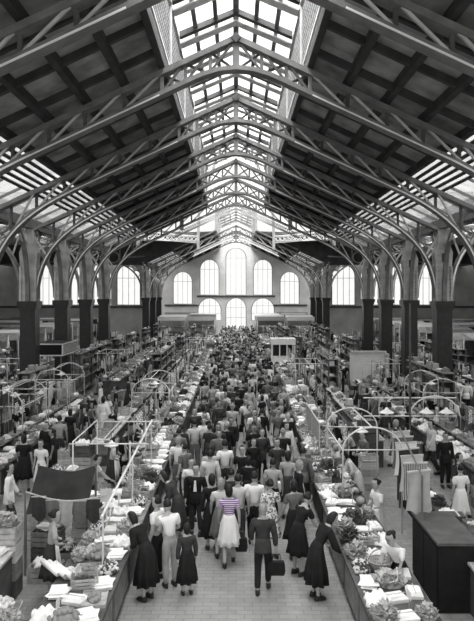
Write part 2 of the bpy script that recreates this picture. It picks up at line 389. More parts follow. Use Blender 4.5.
# walls with arched openings
def arch_pts(cx, hw, z0, z1, n=14):
    zs = z1 - hw
    return [(cx - hw, z0), (cx + hw, z0)] + [(cx + hw * math.cos(PI * k / n), zs + hw * math.sin(PI * k / n)) for k in range(n + 1)]
def wall(name, outline, holes, y, th, m):
    cu = bpy.data.curves.new(name, 'CURVE'); cu.dimensions = '2D'; cu.fill_mode = 'BOTH'; cu.extrude = th / 2
    for loop in [outline] + holes:
        sp = cu.splines.new('POLY'); sp.points.add(len(loop) - 1)
        for p, q in zip(sp.points, loop): p.co = (q[0], q[1], 0, 1)
        sp.use_cyclic_u = True
    o = bpy.data.objects.new('tmp', cu); col.objects.link(o)
    me = bpy.data.meshes.new_from_object(o.evaluated_get(bpy.context.evaluated_depsgraph_get()))
    bpy.data.objects.remove(o); me.materials.clear(); me.materials.append(m)
    for v in me.vertices: v.co = (v.co.x, y - v.co.z, v.co.y)
    me.name = name
    return tag(link(name, me), kind='structure')
NW = [3]
def window(cx, hw, z0, z1, y, cols=4, rows=(), deep=.12, door=False):
    n = NW[0]; NW[0] += 1
    w = tag(link(f'window_{n}', None, None, (cx, y, z0)), kind='structure')
    a = [(p[0] - cx, p[1] - z0) for p in arch_pts(cx, hw, z0, z1)]
    fr = MB(); fr.strip([(p[0] * .97, 0, p[1]) for p in a] + [(a[0][0] * .97, 0, a[0][1])], .1, .14); fr.build('window_frame', M['steel'], w)
    top = lambda x: (z1 - z0 - hw) + math.sqrt(max(hw * hw - x * x, 0))
    for k in range(1, cols):
        x = -hw + 2 * hw * k / cols; MB().span((x - .022, -.04, 0), (x + .022, .04, top(x))).build('mullion', M['steel_pale'], w)
    for z in rows: MB().span((-hw, -.03, z - .022), (hw, .03, z + .022)).build('transom', M['steel_pale'], w)
    g = MB(); g.add([(p[0], .02, p[1]) for p in a], [tuple(range(len(a)))]); g.build('pane', M['glass'], w)
    return w
WIN = [(-7.65, 1.4, 4.55, 9.2), (-3.8, 1.4, 5.85, 10.95), (0, 1.5, 5.85, 12.65), (3.85, 1.4, 5.85, 10.95), (7.7, 1.4, 4.55, 9.2)]
LOW = [(-3.8, 1.7, 2.2, 5.42), (3.85, 1.7, 2.2, 5.42)]
gable = [(-XC - .6, 0), (XC + .6, 0), (XC + .6, zr(XC + .6)), (2.4, zr(2.4)), (2.4, 15.7), (0, 16.65), (-2.4, 15.7), (-2.4, zr(2.4)), (-XC - .6, zr(XC + .6))]
DOOR = (0, 1.5, .02, 5.45)
wall('wall_end', gable, [arch_pts(*w) for w in WIN + LOW + [DOOR]], YW, .5, M['plaster'])
for w in WIN: window(*w, YW - .05, 4, (w[3] - w[2] - w[1],))
for w in LOW: window(*w, YW - .05, 4, (1.0, 2.1))
d = window(*DOOR, YW - .05, 4, (2.6, 4.0)); d.name = 'door_1'
for (x0, x1, z, n) in ((-10.2, -5.4, 4.35, 1), (5.4, 10.2, 4.35, 2), (-5.6, 5.6, 5.66, 3)):
    tag(MB().span((x0, YW - .45, z - .14), (x1, YW - .22, z + .14)).build(f'trim_{n}', M['dado']), kind='structure')
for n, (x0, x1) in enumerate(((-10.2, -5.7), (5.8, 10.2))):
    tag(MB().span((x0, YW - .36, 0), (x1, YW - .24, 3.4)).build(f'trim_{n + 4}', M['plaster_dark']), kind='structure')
for side, sgn in (('left', -1), ('right', 1)):
    ws = [(sgn * x, 1.38, 4.7, 9.4) for x in (12.4, 15.7, 19.0, 22.3)]
    lo, hi = sorted((sgn * 10.75, sgn * 30))
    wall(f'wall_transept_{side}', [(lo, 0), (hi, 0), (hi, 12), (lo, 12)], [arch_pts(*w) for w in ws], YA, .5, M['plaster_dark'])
    for w in ws: window(*w, YA - .05, 4, (3.1,))
    tag(MB().span((lo, YA - .36, 4.35), (hi, YA - .26, 4.6)).build(f'trim_{6 + (sgn > 0)}', M['dado']), kind='structure')
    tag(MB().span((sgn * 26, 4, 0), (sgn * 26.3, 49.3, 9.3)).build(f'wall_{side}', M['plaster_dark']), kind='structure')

# crossing: octagonal ring with lattice beams, glazed dome above
dome = tag(link('ceiling_dome', None, None, (0, 60.2, 0)), kind='structure')
oct_ = [(-4.2, -10.6), (4.2, -10.6), (10, -5), (10, 5), (4.2, 10.9), (-4.2, 10.9), (-10, 5), (-10, -5)]
for k in range(8):
    a, b = oct_[k], oct_[(k + 1) % 8]; A, B = Vector((a[0], a[1], 0)), Vector((b[0], b[1], 0)); n = 14
    m = MB(); m.bar(A + Vector((0, 0, 11.65)), B + Vector((0, 0, 11.65)), .12, .12, (0, 0, 1)); m.bar(A + Vector((0, 0, 12.35)), B + Vector((0, 0, 12.35)), .2, .14, (0, 0, 1))
    for q in range(n):
        p, r = A.lerp(B, q / n), A.lerp(B, (q + 1) / n)
        m.bar(p + Vector((0, 0, 11.7)), r + Vector((0, 0, 12.3)), .07, .07, (0, 0, 1)); m.bar(p + Vector((0, 0, 12.3)), r + Vector((0, 0, 11.7)), .07, .07, (0, 0, 1))
    if k not in (0, 4): m.build('ring_beam', M['enamel'], dome)
    MB().bar(A + Vector((0, 0, 10.9)), A + Vector((0, 0, 12.4)), .3, .3).build('ring_post', M['steel_pale'], dome)
    MB().add([A + Vector((0, 0, 12.4)), B + Vector((0, 0, 12.4)), B * .96 + Vector((0, 0, 15.4)), A * .96 + Vector((0, 0, 15.4))], [(0, 1, 2, 3)]).build('drum_pane', M['glass'], dome)
    MB().bar(A + Vector((0, 0, 12.4)), A * .96 + Vector((0, 0, 15.4)), .3, .3).bar(A * .96 + Vector((0, 0, 15.4)), A * .1 + Vector((0, 0, 23)), .25, .25).build('dome_rib', M['steel_pale'], dome)
    MB().add([A * .96 + Vector((0, 0, 15.4)), B * .96 + Vector((0, 0, 15.4)), B * .1 + Vector((0, 0, 23)), A * .1 + Vector((0, 0, 23))], [(0, 1, 2, 3)]).build('dome_pane', M['glass'], dome)
for n, (sx, sy) in enumerate(((-1, -1), (1, -1), (1, 1), (-1, 1))):   # dark boarded corners outside the ring
    yy = 10.6 if sy < 0 else 10.9
    m = MB(); p = [(sx * 4.2, 60.2 + sy * yy), (sx * 10, 60.2 + sy * 5), (sx * 10, 60.2 + sy * yy)]
    m.add([(x, y, 12.5) for x, y in p] + [(x, y, 12.65) for x, y in p], [(0, 1, 2), (5, 4, 3), (0, 3, 4, 1), (1, 4, 5, 2), (2, 5, 3, 0)])
    tag(m.build('ceiling_' + ['near_left', 'near_right', 'far_right', 'far_left'][n] + '_corner', M['panel']), kind='structure')
# diagonal trusses from the ring down to the crossing columns
for side, sgn in (('left', -1), ('right', 1)):
    t = link('diagonal_strut', None, dome)
    a, b = Vector((sgn * 4.2, 10.8, 11.8)), Vector((sgn * 9.8, 5.3, 11.5)); up = Vector((0, 0, .5))
    MB().bar(a, b, .12, .12).build('lower_chord', M['steel_pale'], t); MB().bar(a + up, b + up, .12, .12).build('upper_chord', M['steel_pale'], t)
    m = MB()
    for q in range(12):
        p, r = a.lerp(b, q / 12), a.lerp(b, (q + 1) / 12); m.bar(p, r + up, .06, .06); m.bar(p + up, r, .06, .06)
    m.build('lattice', M['enamel'], t)

for n, y, yn in (('near', 49.25, 49.15), ('far', 71.25, 71.35)):
    m = MB()
    for s_ in (-1, 1):
        p = [(s_ * 2.4, zr(2.4)), (s_ * 10.3, zr(10.3)), (s_ * 10.3, 12.7), (s_ * 2.4, 12.95)]
        m.add([(x, min(y, yn), z) for x, z in p] + [(x, max(y, yn), z) for x, z in p], [(0, 1, 2, 3), (7, 6, 5, 4), (0, 4, 5, 1), (1, 5, 6, 2), (2, 6, 7, 3), (3, 7, 4, 0)])
    tag(m.build(f'wall_crossing_{n}', M['purlin']), kind='structure')
for side, sgn in (('left', -1), ('right', 1)):
    m = MB()
    for ye, dy in ((49.2, 5.6), (71.3, -5.6)):
        p = [(ye, 11.1), (ye, 13.5), (ye + dy, 13.5)]
        m.add([(sgn * 10.05, y, z) for y, z in p] + [(sgn * 10.25, y, z) for y, z in p], [(0, 1, 2), (5, 4, 3), (0, 3, 4, 1), (1, 4, 5, 2), (2, 5, 3, 0)])
        z0 = 9.2
        m.span((sgn * 10.2, ye - .1, z0), (sgn * 30, ye + .1, 11.3))
    tag(m.build(f'wall_transept_roof_{side}', M['purlin']), kind='structure')
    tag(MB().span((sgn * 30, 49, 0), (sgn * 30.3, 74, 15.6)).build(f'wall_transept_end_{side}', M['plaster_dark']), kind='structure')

# ------------------------------------------------------------------ people
def skin_mesh(name, nodes, edges, mats, sub=1, flat=True, extra=None):
    me = bpy.data.meshes.new(name); me.from_pydata([n[0] for n in nodes], edges, []); me.update()
    o = bpy.data.objects.new('tmp', me); col.objects.link(o)
    md = o.modifiers.new('s', 'SKIN'); md.use_smooth_shade = True
    for i, n in enumerate(nodes):
        sv = me.skin_vertices[0].data[i]; sv.radius = (n[1], n[1]); sv.use_root = (i == 0)
    if sub: o.modifiers.new('u', 'SUBSURF').levels = sub
    r = bpy.data.meshes.new_from_object(o.evaluated_get(bpy.context.evaluated_depsgraph_get()))
    bpy.data.objects.remove(o); b = MB()
    for v in r.vertices:
        p = v.co.copy()
        if flat and abs(p.x) < .2 and .82 < p.z < 1.44: p.y *= .74
        b.v.append(tuple(p))
    b.f = [tuple(q.vertices) for q in r.polygons]; b.mi = [0] * len(b.f)
    bpy.data.meshes.remove(r)
    if extra: extra(b)
    return b

def bend_pts(vs, ang, z0=.86, z1=1.12):
    if not ang: return vs
    out = []
    n = 8
    for v in vs:
        p = Vector(v)
        for k in range(n):                          # bend in small steps up the waist (+y is forward)
            zc = z0 + (z1 - z0) * (k + .5) / n
            # steps below already tilted the frame; rotate about the running pivot
        if p.z > z0:
            h = p.z - z0; L = z1 - z0; t = min(h, L) / L; a = ang * t
            # integrate the arc of the spine
            m = 10; y = 0; z = z0
            for q in range(m):
                aa = ang * t * (q + .5) / m; y += math.sin(aa) * min(h, L) / m; z += math.cos(aa) * min(h, L) / m
            rest = max(h - L, 0)
            y += math.sin(a) * rest; z += math.cos(a) * rest
            p = Vector((p.x, y + p.y * math.cos(a), z - p.y * math.sin(a)))
        out.append(tuple(p))
    return out

ARMS = {  # elbow, wrist for the right arm (x mirrored for the left)
    'down': ((.235, -.03, 1.12), (.25, .04, .87)), 'front': ((.23, .06, 1.13), (.13, .28, 1.1)), 'reach': ((.22, .22, 1.2), (.19, .46, 1.1)),
    'carry': ((.24, -.02, 1.11), (.25, .0, .85)), 'up': ((.26, .14, 1.2), (.2, .3, 1.36)), 'swing': ((.235, .06, 1.13), (.235, .2, .92)), 'back': ((.235, -.12, 1.14), (.25, -.16, .9))}
LEGS = {'stand': (((.1, .015, .49), (.1, -.02, .085)), ((-.1, .015, .49), (-.1, -.02, .085))),
        'walk': (((.1, .13, .5), (.1, .16, .085)), ((-.1, .0, .49), (-.1, -.2, .1))),
        'walk2': (((.1, -.01, .49), (.1, -.18, .1)), ((-.1, .12, .5), (-.1, .15, .085)))}

def hand(b, wr, d, side):
    d = d.normalized(); bx = Vector((side, 0, 0)); n = bx - d * bx.dot(d); n = n.normalized() if n.length > .2 else Vector((0, 1, 0)); n = -n    # palm faces the body
    c = d.cross(n).normalized()
    if c.y < 0: c = -c                              # thumb side forward / up
    e = wr + d * .085
    rings = []
    for p, wd, th in ((wr - d * .01, .026, .02), (wr + d * .04, .04, .016), (e, .04, .012)):
        rings.append([p + c * (wd * i) + n * (th * j) for i, j in ((-1, -.6), (-.6, -1), (.6, -1), (1, -.6), (1, .6), (.6, 1), (-.6, 1), (-1, .6))])
    b.loft(rings)
    for k, (off, L) in enumerate(((.03, .068), (.01, .078), (-.011, .072), (-.031, .055))):
        a0 = e + c * off - d * .01; a1 = a0 + d * L * .5 + n * .004; a2 = a1 + d * L * .42 + n * L * .28; a3 = a2 + d * L * .2 + n * L * .25
        b.tube([a0, a1, a2, a3], [.0095, .009, .008, .006], 5)
    t0 = wr + d * .03 + c * .03; b.tube([t0, t0 + d * .03 + c * .026 + n * .006, t0 + d * .06 + c * .03 + n * .016], [.012, .011, .008], 5)

def head(b, cen, fem):
    cx, cy, cz = cen; rings = []
    for t, rx, ry, oy in ((-.125, .028, .03, .035), (-.11, .045, .052, .022), (-.075, .06, .078, .008), (-.035, .07, .09, .0), (.01, .075, .096, -.004), (.05, .075, .096, -.006), (.085, .064, .084, -.008), (.11, .042, .056, -.01), (.122, .014, .02, -.01)):
        rings.append([Vector((cx + rx * math.cos(2 * PI * k / 14), cy + oy + ry * math.sin(2 * PI * k / 14), cz + t)) for k in range(14)])
    b.loft(rings)
    b.loft([[Vector((cx + x * s, cy + y, cz + z)) for x in (-1, 0, 1)] for s, y, z in ((.008, .088, .02), (.013, .112, -.028), (.01, .085, -.04))])       # nose
    for sx in (-1, 1):
        b.ball((cx + sx * .075, cy - .012, cz - .01), (.012, .022, .032), 6, 5)        # ears
        b.cur = 1; b.ball((cx + sx * .03, cy + .083, cz + .012), (.013, .008, .007), 6, 4)
        b.bar((cx + sx * .015, cy + .09, cz + .032), (cx + sx * .047, cy + .08, cz + .034), .006, .007); b.cur = 0
    b.cur = 1; b.bar((cx - .022, cy + .083, cz - .066), (cx + .022, cy + .083, cz - .066), .006, .008); b.cur = 0

def hair_mesh(cen, style):
    b = MB(); cx, cy, cz = cen; n, m = 16, 9; rings = []
    for i in range(m + 1):
        a = -PI / 2 + PI * (i + .02) / (m + .04); ring = []
        for j in range(n):
            t = 2 * PI * j / n; x, y, z = math.cos(a) * math.cos(t), math.cos(a) * math.sin(t), math.sin(a)
            face = y > .25 and z < .55
            low = z < -.25
            s = 1.0
            if face: s = .72
            elif low and style in ('short', 'bun'): s = .72
            k = 1 + R.uniform(-.025, .025)
            px, py, pz = .088 * x * s * k, .108 * y * s * k - .01, .132 * z * (1 if not low or style in ('short', 'bun') else (1.35 if style == 'bob' else 1.15)) * s * k + .006
            ring.append(Vector((cx + px, cy + py, cz + pz)))
        rings.append(ring)
    b.loft(rings)
    if style == 'bun': b.ball((cx, cy - .115, cz + .03), (.05, .04, .045), 8, 6)
    return b

def make_person(sex, arms=('down', 'down'), legs='stand', ang=0.0, wear=None, hair='short'):
    """all meshes of one figure: body, hair, shoes, garments; wear in suit / shirt / blouse / dress / coat / apron"""
    fem = sex == 'f'; tw = .92 if fem else 1.0
    sp = [((0, 0, .93), .128 if fem else .12), ((0, 0, 1.08), .098 if fem else .112), ((0, .005, 1.25), .125 if fem else .138), ((0, -.005, 1.36), .105 if fem else .118), ((0, .0, 1.44), .055), ((0, .012, 1.52), .052)]
    sh = .155 * tw + .02
    nodes = list(sp); edges = [(0, 1), (1, 2), (2, 3), (3, 4), (4, 5)]
    armn = []
    for s, k in ((1, arms[0]), (-1, arms[1])):
        e, w_ = ARMS[k]; e = (s * e[0] * tw, e[1], e[2]); w_ = (s * w_[0] * tw, w_[1], w_[2]); i = len(nodes)
        nodes += [((s * sh, 0, 1.365), .062 * tw), (e, .042 * tw), (w_, .028 * tw)]; edges += [(3, i), (i, i + 1), (i + 1, i + 2)]; armn.append((i, Vector(e), Vector(w_), s))
    legn = []
    for s, (kn, an) in zip((1, -1), LEGS[legs]):
        i = len(nodes); nodes += [((s * .085, 0, .85), .088), (kn, .058), (an, .037), ((an[0], an[1] + .12, .03), .028)]
        edges += [(0, i), (i, i + 1), (i + 1, i + 2), (i + 2, i + 3)]; legn.append(i)
    hc = (0, .02, 1.605)
    def extra(b):
        head(b, hc, fem)
        for i, e, w_, s in armn: hand(b, w_, (w_ - e), s)
    out = {}
    def fin(key, b, mats): b.v = bend_pts(b.v, ang); out[key] = b.mesh(key, mats, True); out.setdefault('_mb', {})[key] = b
    fin('body', skin_mesh('body', nodes, edges, None, 1, True, extra), [M['skin'], M['eye']])
    fin('hair', hair_mesh(hc, hair), M['hairb'])
    for i, s in zip(legn, (1, -1)):
        b = MB(); an = nodes[i + 2][0]; z = max(an[2] - .085, 0)
        rings = [[Vector((an[0] + wx * math.cos(2 * PI * k / 10), an[1] + oy + ly * math.sin(2 * PI * k / 10), z + zz)) for k in range(10)] for wx, ly, oy, zz in ((.045, .125, .055, .0), (.05, .132, .055, .025), (.046, .115, .045, .06), (.045, .06, .0, .095))]
        b.loft(rings); fin('shoe' if s > 0 else 'shoe2', b, M['leather'])
    long_ = wear in ('suit', 'coat')
    g = .016 if wear not in ('suit', 'coat') else .026
    tn = [(p, r + g) for p, r in (sp[1:4] if wear != 'suit' else sp[0:4])] + [((0, 0, 1.425), .068)]
    if wear != 'suit': tn = [((0, 0, .97), sp[0][1] + g * .6)] + tn
    te = [(k, k + 1) for k in range(len(tn) - 1)]; top = len(tn) - 2
    for i, e, w_, s in armn:
        j = len(tn); S = Vector((s * sh, 0, 1.365))
        if long_: tn += [(S, .062 * tw + g), (e, .042 + g), (e.lerp(w_, .93), .032 + g * .7)]; te += [(top, j), (j, j + 1), (j + 1, j + 2)]
        else: tn += [(S, .064 * tw + g), (S.lerp(e, .72), .052 + g)]; te += [(top, j), (j, j + 1)]
    tn = [(tuple(p), r) for p, r in tn]
    tb = skin_mesh('top', tn, te, None, 1)
    if wear == 'suit':                               # the skirts of the jacket
        tb.loft([[Vector((rx * math.cos(2 * PI * k / 16), ry * math.sin(2 * PI * k / 16), z)) for k in range(16)] for rx, ry, z in ((.14, .108, 1.06), (.16, .122, .95), (.172, .132, .82), (.176, .136, .78))])
    fin('top', tb, M['white'])
    if wear in ('suit', 'shirt'):
        ln = [((0, 0, .95), .135), ((0, 0, 1.04), .118)]; le = [(0, 1)]
        for i in legn:
            j = len(ln); ln += [(nodes[i][0], .102), (nodes[i + 1][0], .078), (tuple(Vector(nodes[i + 2][0]) + Vector((0, 0, .02))), .062)]; le += [(0, j), (j, j + 1), (j + 1, j + 2)]
        fin('bottom', skin_mesh('bottom', ln, le, None, 1), M['dgrey'])
    else:
        b = MB(); n = 32; hem = .44 if wear != 'coat' else .3; rings = []
        for t, rx, ry, rp in ((1.09, .122, .092, 0), (1.0, .15, .115, .004), (.9, .178, .138, .01), (.7, .2, .165, .022), (.55, .22, .185, .035), (hem, .24, .2, .045), (hem, .22, .18, .04)):
            rings.append([Vector(((rx + rp * math.cos(k * PI * .5)) * math.cos(2 * PI * k / n), (ry + rp * math.cos(k * PI * .5)) * math.sin(2 * PI * k / n), t)) for k in range(n)])
        b.loft(rings); fin('bottom', b, M['dgrey'])
        if wear == 'apron':
            b = MB(); rings = []
            for t, rx, ry in ((1.1, .13, .105), (.95, .175, .145), (.7, .21, .19), (.5, .235, .225)):
                rings.append([Vector((rx * math.cos(a), ry * math.sin(a), t)) for a in [PI * (.15 + .7 * k / 8) for k in range(9)]] + [Vector((rx * .97 * math.cos(a), ry * .97 * math.sin(a), t)) for a in [PI * (.85 - .7 * k / 8) for k in range(9)]])
            b.loft(rings); fin('apron', b, M['white'])
    # a single joined mesh for figures far off
    j = MB(); slots = []
    for key in ('body', 'hair', 'shoe', 'shoe2', 'top', 'bottom', 'apron'):
        if key not in out['_mb']: continue
        q = out['_mb'][key]; o = len(j.v); j.v += q.v; j.f += [tuple(i + o for i in ff) for ff in q.f]
        k = len(slots); j.mi += [(k + 1 if (key == 'body' and mi) else k) for mi in q.mi]; slots.append(key)
        if key == 'body': slots.append('eye')
    me = j.mesh('person', [M['skin']] * len(slots), True); o = bpy.data.objects.new('tmp', me); col.objects.link(o)
    out['joined'] = me; out['slots'] = slots
    o.modifiers.new('d', 'DECIMATE').ratio = .16
    r = bpy.data.meshes.new_from_object(o.evaluated_get(bpy.context.evaluated_depsgraph_get())); bpy.data.objects.remove(o)
    out['low'] = ([v.co.copy() for v in r.vertices], [(tuple(q.vertices), q.material_index) for q in r.polygons]); bpy.data.meshes.remove(r)
    del out['_mb']; out['sex'] = sex; out['wear'] = wear; out['ang'] = ang
    return out

P = [make_person('m', ('down', 'swing'), 'walk', 0, 'suit'), make_person('m', ('down', 'down'), 'stand', 0, 'shirt'), make_person('m', ('swing', 'back'), 'walk2', .05, 'shirt'),
     make_person('f', ('down', 'swing'), 'walk', 0, 'blouse', 'bob'), make_person('f', ('carry', 'front'), 'stand', .05, 'dress', 'bob'), make_person('f', ('down', 'down'), 'walk2', 0, 'dress', 'bun'),
     make_person('f', ('front', 'front'), 'stand', .1, 'apron', 'bun'), make_person('m', ('front', 'reach'), 'stand', .25, 'shirt'), make_person('f', ('reach', 'reach'), 'stand', .45, 'blouse', 'bun'),
     make_person('f', ('reach', 'front'), 'stand', .6, 'coat', 'bob'), make_person('f', ('down', 'carry'), 'stand', 0, 'coat', 'bob'), make_person('m', ('down', 'down'), 'stand', 0, 'suit')]
PARTN = {'suit': ('jacket', 'trousers'), 'shirt': ('shirt', 'trousers'), 'blouse': ('blouse', 'skirt'), 'dress': ('dress_top', 'dress_skirt'), 'coat': ('coat', 'coat_skirt'), 'apron': ('blouse', 'skirt')}
people_xy = []
def person(x, y, rz, proto, top, bottom, label, hair='hairb', h=1.0, skin='skin', group=None, shoes='leather', joined=False, apron='white'):
    p = P[proto] if isinstance(proto, int) else proto; people_xy.append((x, y))
    mm = {'body': skin, 'eye': 'eye', 'hair': hair, 'shoe': shoes, 'shoe2': shoes, 'top': top, 'bottom': bottom, 'apron': apron}
    if joined:
        o = link('person', p['joined'], None, (x, y, 0), rz)
        for i, k in enumerate(p['slots']): paint(o, M[mm[k]], i)
    else:
        o = link('person', p['body'], None, (x, y, 0), rz); paint(o, M[skin])
        a, b = PARTN[p['wear']]
        for key, nm_ in (('hair', 'hair'), ('shoe', 'shoe'), ('shoe2', 'shoe'), ('top', a), ('bottom', b), ('apron', 'apron')):
            if key in p: q = link(nm_, p[key], o); paint(q, M[mm[key]])
    o.scale = (h, h, h)
    return tag(o, label, 'person', group)

def gx(px, Y): return (px - CX) * Y / F
def feet(px, hy, h=1.68):                           # where someone of height h stands whose head top is at px, hy
    Y = (CH - h) * F / (hy - CY); return gx(px, Y), Y
AW = 0.0                                             # rotation: 0 faces away from the viewer, PI towards
def bag(x, y, z, m, label, sx=.26, sy=.12, sz=.28, rz=0):
    t = thing('shopping_bag', label, 'bag', (x, y, z), rz)
    b = MB(); b.loft([[(-sx * .5 * k, -sy * .5 * k, zz), (sx * .5 * k, -sy * .5 * k, zz), (sx * .5 * k, sy * .5 * k, zz), (-sx * .5 * k, sy * .5 * k, zz)] for k, zz in ((.85, 0), (1.02, sz * .3), (.98, sz * .8), (.85, sz))]); b.build('bag_body', M[m], t)
    for s in (-1, 1): MB().tube([(-sx * .28, s * sy * .35, sz * .95), (-sx * .2, s * .02, sz + .14), (sx * .2, s * .02, sz + .14), (sx * .28, s * sy * .35, sz * .95)], .009, 5).build('handle', M['leather'], t)

# the people one can make out at the front
x, y = feet(229, 487); person(x, y, .05, 3, 'purple', 'white', 'woman in purple and white striped top and white pleated skirt walking away down the aisle')
bag(x + .27, y + .03, .28, 'black', 'dark shopping bag in the hand of the woman in purple stripes')
x, y = feet(263, 506); person(x, y, -.08, 0, 'dgrey', 'black', 'man in dark grey suit jacket, back turned, at the very front of the aisle', 'hairg')
bag(x + .27, y + .06, .3, 'black', 'black bag carried by the man in dark grey suit', .34, .14, .26)
x, y = feet(270, 481); person(x, y, .25, 5, 'floral', 'floral', 'woman in bold floral print dress walking away beside the two white shirts')
x, y = feet(254, 474); person(x, y, -.1, 2, 'white', 'black', 'man in white shirt and black trousers, back turned, ahead of the floral dress')
x, y = feet(238, 476); person(x, y, .1, 1, 'cream', 'dgrey', 'man in white shirt, back turned, hidden behind woman in purple stripes')
x, y = feet(221, 480); person(x, y, .1, 3, 'cream', 'grey', 'woman in pale blouse just left of the woman in purple stripes', 'hairg')
x, y = feet(212, 476); person(x, y, .2, 10, 'black', 'black', 'woman in long black coat, back turned, left of the striped top')
x, y = feet(210, 452); person(x, y, .15, 0, 'cream', 'lgrey', 'man in pale grey suit seen from behind mid-aisle')
x, y = feet(225, 442); person(x, y, .2, 2, 'white', 'dgrey', 'man in white shirt walking away ahead of the pale grey suit')
x, y = feet(242, 447); person(x, y, PI, 5, 'black', 'black', 'dark-haired woman in black dress coming towards the viewer mid-aisle')
x, y = feet(262, 430); person(x, y, PI + .2, 11, 'dgrey', 'black', 'tall man in dark suit facing the viewer behind the white shirts')
x, y = feet(277, 440); person(x, y, PI, 5, 'dgrey', 'dgrey', 'woman in charcoal dress facing the viewer right of the aisle centre')
x, y = feet(299, 462); person(x, y, -1.4, 10, 'black', 'black', 'woman in long black dress in profile at the right-hand counters', 'hairg')
x, y = feet(288, 453); person(x, y, -.3, 3, 'lgrey', 'dgrey', 'woman in grey top holding a white bundle beside the black dress')
bag(x - .26, y + .05, .66, 'white', 'white bundle bag held by the woman in grey top', .26, .2, .24)
x, y = 1.55, 12.35; person(x, y, -1.2, 9, 'black', 'black', 'woman in black coat bending over the nearest right-hand counter')
x, y = 1.3, 13.4; person(x, y, -.9, 8, 'black', 'black', 'woman in black blouse reaching to the right counter behind black coat')
x, y = 3.25, 14.6; person(x, y, 1.9, 6, 'white', 'cream', 'stallholder woman in white blouse standing behind the heaps of produce on the right', 'hairb', .97)
x, y = 2.95, 11.55; person(x, y, 2.3, 8, 'white', 'black', 'dark-haired stallholder in white blouse stooping at the bottom right corner stall')
x, y = -1.32, 12.85; person(x, y, .5, 7, 'white', 'lgrey', 'man in white short-sleeved shirt and pale trousers at the left-hand stalls')
x, y = -1.62, 13.15; person(x, y, 1.2, 1, 'white', 'black', 'young man in white shirt in profile beside the left counter')
x, y = -1.72, 12.3; person(x, y, 1.0, 9, 'black', 'black', 'woman in black with bare arms leaning over the left counter')
x, y = feet(196, 466); person(x, y, PI - .1, 11, 'black', 'dgrey', 'man in dark suit and white tie facing the viewer left of the aisle', group=None)
tie = MB().loft([[(-.02, .12, 1.36), (.02, .12, 1.36), (.02, .135, 1.36), (-.02, .135, 1.36)], [(-.04, .136, 1.1), (.04, .136, 1.1), (.04, .15, 1.1), (-.04, .15, 1.1)]]).build('tie', M['white'], [o for o in col.objects if o.name.startswith('person')][-1])
x, y = feet(178, 470); person(x, y, 1.3, 9, 'dgrey', 'dgrey', 'woman in dark clothes reaching across the left counter for goods')
x, y = feet(187, 525, 1.35); person(x, y, .3, 10, 'dgrey', 'black', 'child-sized figure in dark coat behind the man in white short-sleeved shirt', h=.8)
x, y = feet(185, 445); person(x, y, .9, 1, 'grey', 'dgrey', 'man in grey shirt turning to the left stalls behind white-tied man')
x, y = feet(231, 470); person(x, y, .1, 5, 'dgrey', 'dgrey', 'woman in dark dress, back turned, ahead of the three pale shirts')
x, y = feet(294, 482); person(x, y, .3, 3, 'grey', 'black', 'woman in grey blouse in front of the long black dress')
person(gx(377, 38.5), 38.3, 2.8, 6, 'cream', 'lgrey', 'dark-haired woman standing in front of the white board wall on the right', joined=False)
NAMED = list(people_xy)
for (x, y, rz, p, t, b, lab) in ((-3.55, 12.3, -1.2, 6, 'lgrey', 'dgrey', 'stallholder in grey blouse and white apron inside the nearest left stall'), (-3.75, 16.6, -1.6, 7, 'white', 'dgrey', 'stallholder man in white shirt inside the left stall behind the dark canvas'),
        (-3.6, 18.6, -1.4, 6, 'cream', 'dgrey', 'stallholder in pale blouse and apron behind the slanting pipe'), (-3.7, 20.4, -1.8, 8, 'dgrey', 'black', 'stallholder in dark blouse bending inside the fourth left stall'),
        (3.75, 20.2, 1.4, 8, 'lgrey', 'black', 'stallholder in light grey blouse bending beside the dark crate tower'), (3.3, 17.4, 1.5, 9, 'cream', 'cream', 'stallholder in pale overall stooping under the first right arch')):
    person(x, y, rz, p, t, b, lab)
NAMED = list(people_xy)

# ------------------------------------------------------------------ goods
def heap_mb(rx, ry, h, r, n, jit=0, lump=1.0):
    b = MB(); k = 0
    b.lathe([(1, 0), (.9, h * .35), (.6, h * .7), (.2, h * .92)], (0, 0, 0), 10, rx * .9, ry * .9)
    while k < n:
        a = R.uniform(0, 2 * PI); q = math.sqrt(R.random()); x, y = q * math.cos(a), q * math.sin(a); z = h * (1 - q * q)
        b.ball((x * rx, y * ry, max(z, r * .9)), r * R.uniform(.8, 1.1), 6, 4, jit); k += 1
    return b
def leaf_heap(rx, ry, h, n):
    b = MB(); b.lathe([(1, 0), (.85, h * .5), (.2, h * .85)], (0, 0, 0), 10, rx * .8, ry * .8)
    for k in range(n):
        a = R.uniform(0, 2 * PI); q = math.sqrt(R.random()); c = Vector((q * math.cos(a) * rx, q * math.sin(a) * ry, .04 + h * (1 - q * q)))
        d = Vector((math.cos(a) + R.uniform(-.6, .6), math.sin(a) + R.uniform(-.6, .6), R.uniform(.1, .9))).normalized(); s = d.orthogonal().normalized(); u = d.cross(s); L = R.uniform(.09, .17); w = L * .38
        p = [c - d * L * .4, c + s * w + u * .015, c + d * L * .6 + u * R.uniform(-.03, .03), c - s * w + u * .015]
        b.add(p + [v + u * .006 for v in p], [(0, 1, 2, 3), (7, 6, 5, 4), (0, 4, 5, 1), (1, 5, 6, 2), (2, 6, 7, 3), (3, 7, 4, 0)])
    return b
G = {}
def proto(key, name, cat, parts, desc, kind=None):
    """parts: list of (part name, MB, material); the first is the thing's own mesh; only data is kept, objects come from place()"""
    G[key] = dict(name=name, cat=cat, desc=desc, kind=kind, parts=[(n, b.mesh(n, M[m], sm), p) for n, b, m, sm, p in parts])
